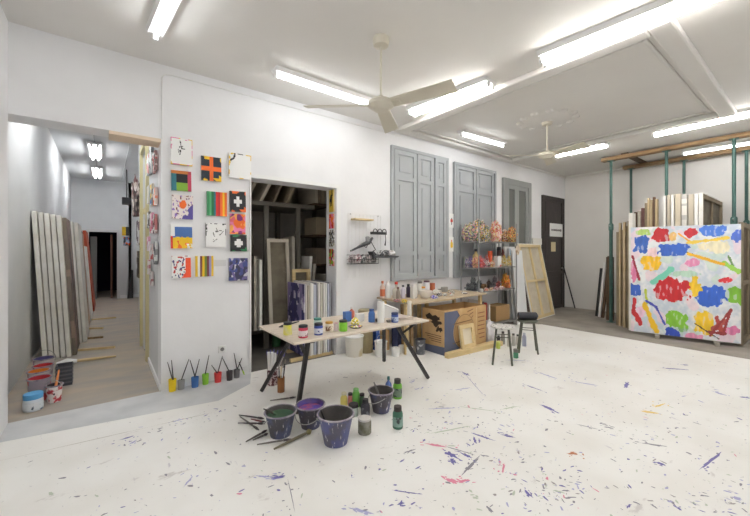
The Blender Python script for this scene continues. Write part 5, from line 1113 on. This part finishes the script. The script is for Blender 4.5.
strokes = [((.56, .25), (.86, .34), .013, L(236, 180, 40)), ((.55, .155), (.9, .115), .013, L(240, 206, 80)), ((.86, .33), (.98, .40), .018, L(150, 200, 80)), ((.22, .52), (.40, .40), .03, L(120, 206, 180)), ((.02, .28), (.09, .50), .012, L(160, 40, 60)), ((.04, .70), (.03, .80), .022, L(190, 40, 46)), ((.03, .80), (.10, .92), .026, L(196, 40, 46)), ((.14, .74), (.26, .97), .026, L(240, 196, 40)), ((.16, .70), (.26, .75), .010, L(70, 80, 180)), ((.26, .75), (.34, .90), .010, L(70, 80, 180)), ((.15, .60), (.17, .72), .012, L(190, 200, 60)),
  ((.75, .96), (.92, .72), .010, L(150, 50, 50)), ((.92, .72), (.86, .92), .010, L(150, 50, 50)), ((.74, .93), (.87, .93), .012, L(140, 46, 46)), ((.62, .87), (.82, .98), .006, L(60, 50, 40)), ((.80, .80), (.85, .92), .02, L(176, 70, 60)), ((.78, .9), (.88, .82), .02, L(176, 80, 70)), ((.55, .24), (.70, .29), .007, L(60, 60, 50)), ((.47, .07), (.60, .16), .008, L(236, 170, 60)), ((.9, .27), (.96, .40), .008, L(100, 140, 80))]
def big(u, v):
    n1, n2 = nz_(u, v, 9, 1), nz_(u, v, 30, 2); p = Vector((u, v))
    for a, b, w, c in strokes:
        a = Vector(a); b = Vector(b); d = b - a; t = max(0, min(1, (p - a).dot(d) / d.length_squared))
        if (p - a - d * t).length < w * (1 + .7 * nz_(u, v, 22, 6)): return c
    for k, x, y, rx, ry, c in blobs:
        dx, dy = abs(u - x) / rx, abs(v - y) / ry
        e = (dx ** 4 + dy ** 4) ** .25 if k == 'r' else (dx * dx + dy * dy) ** .5 if k == 'e' else min(max(dx * 2.2, dy * .9), max(dx * .9, dy * 2.2), (dx + dy) * .95)
        if e < 1 + .28 * n1 + .30 * n2 * (1 if k != 'e' else 1.6):
            q = nz_(u, v * .4, 40, 5)
            if q > .42 and k != 's': return tuple(.6 * a + .4 * b for a, b in zip(c, (.8, .82, .85)))
            return tuple(a * (1 + .25 * q) for a in c)
    q = nz_(u, v, 5, 11) + .6 * nz_(u, v, 13, 12)
    g = max(0, min(1, .5 + 1.1 * (nz_(u, v, 4, 31) + .8 * nz_(u, v, 16, 32) + .5 * nz_(u, v, 40, 33))))
    base = tuple(a * (1 - .75 * g) + b * .75 * g for a, b in zip(L(240, 240, 240), L(188, 202, 216)))
    if q > .42: return tuple(.5 * a + .5 * b for a, b in zip(base, L(196, 220, 200)))
    if q < -.35: return tuple(.4 * a + .6 * b for a, b in zip(base, L(244, 214, 222)))
    return base
pl0, pr0 = Vector((7.50, 2.19, .062)), Vector((7.80, .84, .062)); d = pr0 - pl0
o = painted('abstract_painting', d.length, 1.86, .05, big, 150, 190, side=L(226, 226, 224)); o.location = pl0; o.rotation_euler = (0, 0, math.atan2(d.y, d.x))
tag(o, 'large abstract painting with red, blue and yellow patches on white', 'painting')
for k, s in enumerate((.27, .80)):
    p = pl0 + d * s; bm = BM(); box(bm, -.16, .09, -.03, .03, 0, .061); ob = mesh('support_block', bm, M_canvasg, bevel=.003); ob.location = (p.x, p.y, 0); ob.rotation_euler = (0, 0, math.atan2(d.y, d.x) + math.pi / 2 + math.pi); ob.rotation_euler = (0, 0, .22); tag(ob, ['left', 'right'][k] + ' pale block under the big abstract painting', 'block')

# ================================================================== WIRE GRID WITH TOOLS ON THE MAIN WALL
ga, gb = on_y(348, 213, WALL - .02), on_y(381, 276, WALL - .02)
t = thing('wire_grid', 'white wire grid panel hung on the wall left of the shutters', 'grid panel', (0, WALL - .02, 0))
bm = BM(); ringframe(bm, ga.x, gb.x, gb.z, ga.z, .006, -.003, .003); mesh('grid_frame', bm, M_white, t)
for k in range(1, 9):
    x = ga.x + (gb.x - ga.x) * k / 9; bm = BM(); box(bm, x - .0015, x + .0015, -.0015, .0015, gb.z, ga.z); mesh('grid_wire', bm, M_white, t)
for k in range(1, 9):
    z = gb.z + (ga.z - gb.z) * k / 9; bm = BM(); box(bm, ga.x, gb.x, -.0045, -.0015, z - .0015, z + .0015); mesh('grid_wire', bm, M_white, t)
for k in (0, 1):
    bm = BM(); cyl(bm, (ga.x + .05 + k * (gb.x - ga.x - .1), 0, ga.z - .01), (ga.x + .05 + k * (gb.x - ga.x - .1), .02, ga.z - .01), .006, 8); mesh('wall_hook', bm, M_steel, t)
a, b = on_y(353, 219, 4.28), on_y(371.5, 219, 4.28)
bm = BM(); box(bm, a.x, b.x, 4.22, 4.342, a.z - .012, a.z + .012); tag(mesh('wooden_ledge', bm, M_pine, bevel=.003), 'short pine ledge at the top of the wire grid', 'ledge')
a, b = on_y(371, 233, 4.30), on_y(386, 233, 4.30)
t = thing('hook_rail', 'black rail with cable loops at the right of the wire grid', 'hook rail', (a.x, 4.30, a.z))
bm = BM(); box(bm, 0, b.x - a.x, -.02, .02, -.02, .02); mesh('rail', bm, M_blackp, t)
for k in range(3):
    x = .06 + .09 * k; bm = BM(); tube(bm, [(x + .04 * math.cos(q), -.03, .02 + .045 * math.sin(q)) for q in [m * math.pi / 6 for m in range(7)]], .007, 6); mesh('cable_loop', bm, M_blackp, t)
bm = BM(); tube(bm, [(.26, -.03, 0), (.265, -.035, -.1), (.255, -.03, -.19)], [.005, .005, .012], 6); mesh('hanging_cord', bm, M_blackp, t)
a = on_y(351, 251, 4.26)
t = thing('spray_gun', 'dark spray gun with a hose hooked on the wire grid', 'spray gun', (a.x, 4.27, a.z))
bm = BM(); tube(bm, [(0, 0, 0), (.12, 0, .05), (.2, -.01, .09), (.32, -.01, .13), (.40, 0, .20)], [.014, .016, .03, .036, .016], 10); mesh('gun_body', bm, flat(70, 70, 74), t)
bm = BM(); tube(bm, [(.22, 0, .09), (.28, 0, .05), (.36, 0, .16), (.46, 0, .02)], .006, 6); mesh('hose', bm, M_blackp, t)
bm = BM(); lathe(bm, [(0, 0), (.03, 0), (.034, .07), (.02, .08), (0, .08)], 12, (.30, -.01, .14)); mesh('paint_cup', bm, flat(150, 150, 152), t)
a, b = on_y(349.5, 264, 4.26), on_y(377, 255, 4.26)
t = thing('wire_basket', 'dark wire basket holding brush heads on the wire grid', 'basket', (a.x, 4.22, a.z))
w_, h_ = b.x - a.x, .13
for z in (0, h_ / 2, h_):
    bm = BM(); tube(bm, [(0, 0, z), (w_, 0, z), (w_, .11, z), (0, .11, z)], .005, 6, closed=True); mesh('basket_hoop', bm, M_blackp, t)
for k in range(9):
    x = w_ * k / 8; bm = BM(); tube(bm, [(x, 0, h_), (x, 0, 0), (x, .11, 0)], .003, 5); mesh('basket_wire', bm, M_blackp, t)
for k in range(5):
    o = blob('worn_brush', (a.x + .06 + k * w_ / 5.4, 4.275, a.z + .012), .062, (1, .75, 1.2), .5, None, 120 + k, 2, 3, [[L(120, 110, 112), L(190, 180, 180)], [L(150, 100, 110), L(210, 200, 200)], [L(90, 90, 94), L(200, 200, 200)], [L(180, 170, 170), L(100, 96, 96)], [L(70, 70, 72), L(160, 156, 156)]][k]); tag(o, ['grey', 'rosy', 'dark', 'pale', 'black'][k] + ' worn brush lying in the wire basket', 'brush')
a, b = on_y(373, 258, 4.24), on_y(396, 258, 4.24)
t = thing('tool_tray', 'black tool tray fixed right of the wire basket', 'tray', (a.x, 4.20, a.z))
bm = BM(); prism(bm, [(0, 0), (.46, 0), (.5, .02), (.48, .03), (.02, .03), (-.02, .1), (-.04, .1)], 0, .12, 'y')
mesh('tray_body', bm, flat(64, 64, 68), t)
for k in range(4):
    o = blob('metal_scraper', (a.x + .08 + .1 * k, 4.26, a.z + .032), .065, (1.2, .7, .8), .5, None, 130 + k, 2, 3, [[L(60, 60, 64), L(190, 190, 190)], [L(200, 200, 200), L(80, 80, 84)], [L(50, 50, 54), L(120, 120, 124)], [L(180, 176, 170), L(220, 220, 220)]][k]); tag(o, ['dark', 'light', 'black', 'white'][k] + ' tool bundle on the black tray by the shutters', 'tool')
# ================================================================== PAINT MARKS ON THE FLOOR
bm = BM(); cl = bm.loops.layers.float_color.new('Col'); rnd = random.Random(12)
def splat(p, lx, ly, ang, c, n=None, jag=.45):
    n = n or (8 if lx < .03 else 18); ca, sa = math.cos(ang), math.sin(ang); V = []
    zz = .0012 + rnd.random() * .0008
    ctr = bm.verts.new((p[0], p[1], zz))
    for k in range(n):
        a = 2 * math.pi * k / n; q = 1 + rnd.uniform(-jag, jag * .5); x, y = lx * q * math.cos(a), ly * q * math.sin(a)
        V.append(bm.verts.new((p[0] + ca * x - sa * y, p[1] + sa * x + ca * y, zz)))
    for k in range(n):
        f = bm.faces.new((ctr, V[k], V[(k + 1) % n]))
        for l in f.loops: l[cl] = (*c, 1)
cV, cVl, cG, cP, cY, cO, cGr = L(112, 108, 166), L(172, 172, 206), L(140, 138, 146), L(222, 138, 162), L(234, 204, 120), L(190, 124, 88), L(190, 198, 180)
def smear(x0, y0, x1, y1, w, c, k=6):
    a, b = on_z(x0, y0), on_z(x1, y1); d = b - a; ang = math.atan2(d.y, d.x)
    splat((a + b) / 2, d.length / 2, w, ang, c, 26)
    for q in range(k):
        t = rnd.uniform(-.1, 1.1); p = a + d * t; splat(p + Vector((rnd.gauss(0, .03), rnd.gauss(0, .03), 0)), rnd.uniform(.006, .02), rnd.uniform(.003, .009), ang + rnd.gauss(0, .4), c)
SM = [(539, 404, 559.5, 413.5, .022, cV), (700.6, 468.7, 722, 452, .009, cV), (661, 368, 689, 370, .018, cV), (682, 364.5, 689, 365.5, .02, cV), (640.5, 411, 658.5, 413.5, .02, cY), (654, 407.5, 664, 404, .012, cY), (567.5, 454.5, 576, 453, .016, cO), (655, 462, 666, 466, .016, cV), (625, 388, 628, 382, .02, cV), (732, 497.5, 742, 499.5, .018, cVl), (524.5, 491, 533, 498, .010, cV), (502, 474, 504.5, 463, .008, cP), (500, 434.5, 516, 438, .014, cV), (712, 391, 727, 396, .02, cVl), (740, 397, 750, 398, .02, cV),
  (257, 476, 272, 477.5, .010, cVl), (270, 479, 286, 476, .014, cV), (288, 480, 295, 512, .003, cG), (425, 443.5, 447, 447, .014, cP), (447, 447, 478, 456, .006, cG), (479, 457, 463, 474, .010, cG), (445, 452, 456, 457, .026, cV), (451, 459, 454, 464, .02, cV), (461, 453, 472, 458, .016, cV), (445, 479, 458, 483, .02, cP), (458, 482, 470, 480, .014, cP), (393, 490.5, 421, 494.5, .005, cV), (397, 505, 404, 503, .01, cV), (472, 433, 495, 441, .010, cV), (474, 438, 476, 444, .012, cV), (403, 453.5, 416, 449, .007, cG), (350, 508, 373, 514, .012, cVl), (472, 497, 478, 499, .01, cGr),
  (183.5, 487.5, 193, 476, .006, cVl), (463, 372, 486, 398, .003, cV), (461, 371.5, 470, 376, .012, cV), (500, 410, 520, 406, .008, cGr), (455, 406, 500, 412, .006, cGr), (430, 434, 470, 426, .008, cGr), (523, 384, 545, 392, .008, cV), (505, 360, 530, 361, .01, cVl), (575, 382, 600, 386, .012, cVl), (575, 424, 600, 430, .006, cG), (640, 443, 668, 447, .010, cG), (604, 427, 612, 428, .01, cG), (410, 383, 414, 381, .01, cVl), (415, 390, 420, 388, .008, cVl), (120, 440, 134, 436, .010, cV), (128, 445, 137, 440, .006, cVl), (157, 429, 163, 428, .008, cG), (175, 421, 184, 419, .008, cVl), (455, 390, 470, 388, .01, cVl), (430, 409, 455, 408, .01, cVl), (537, 372, 560, 380, .012, cVl)]
for a in SM: smear(*a)
smear(0, 461, 150, 427, .004, L(186, 180, 170), 0); smear(150, 427, 215, 412, .004, L(180, 172, 160), 0)
for k in range(1900):
    if k % 26 == 0: kx, ky, ka = rnd.uniform(60, 750), 350 + 166 * rnd.random(), rnd.uniform(-1.5, 1.5)
    if k % 3: cxp = kx + rnd.gauss(0, 24); cyp = ky + rnd.gauss(0, 8)
    else: cxp = rnd.uniform(0, 750); cyp = 345 + 171 * rnd.random() ** 1.2
    if cyp < 330 or cyp > 530: continue
    dens = .25 + .75 * max(0, noise.noise(Vector((cxp / 90, cyp / 40, 3))) + .35) + (.25 if cxp > 350 else -.1)
    if rnd.random() > dens: continue
    p = on_z(cxp, cyp)
    if p.x > 7.0 or p.y > 3.6 or p.x < LEFT + .02 or (1.0 < p.x < 2.0 and p.y > 2.0): continue
    s = rnd.choice((.4, .5, .7, 1, 1.3)) * .008
    splat(p, s * rnd.uniform(1, 3.2), s * rnd.uniform(.5, 1), rnd.gauss(-.3, 1.1), rnd.choice([cV, cVl, cG, cG, cGr, cVl, L(160, 154, 152), cP if rnd.random() < .2 else cG]))
me = D.meshes.new('floor_paint_marks'); bm.to_mesh(me); bm.free(); me.materials.append(PAINT)
o = D.objects.new('floor_paint_marks', me); COL.objects.link(o); o['kind'] = 'stuff'; o['label'] = 'violet, grey, pink and yellow paint marks scattered on the white floor'; o['category'] = 'paint marks'

# ================================================================== CAMERA, WORLD
cam = D.cameras.new('camera'); co = D.objects.new('camera', cam); COL.objects.link(co)
co.location = (0, 0, EYE); co.rotation_euler = (math.pi / 2, 0, -math.atan2(S, C))
cam.sensor_width = 36; cam.lens = F / 750 * 36; cam.shift_y = (HY - 258) / 750; cam.clip_start = .02
bpy.context.scene.camera = co
w = D.worlds.new('world'); bpy.context.scene.world = w; w.use_nodes = True
w.node_tree.nodes['Background'].inputs[0].default_value = (.8, .85, .9, 1); w.node_tree.nodes['Background'].inputs[1].default_value = .3
sc = bpy.context.scene
sc.view_settings.view_transform = 'Standard'; sc.view_settings.look = 'None'; sc.view_settings.gamma = 1; sc.view_settings.exposure = 0.52
print('FAN', A_)
try: sc.cycles.max_bounces = 12; sc.cycles.diffuse_bounces = 6
except Exception: pass
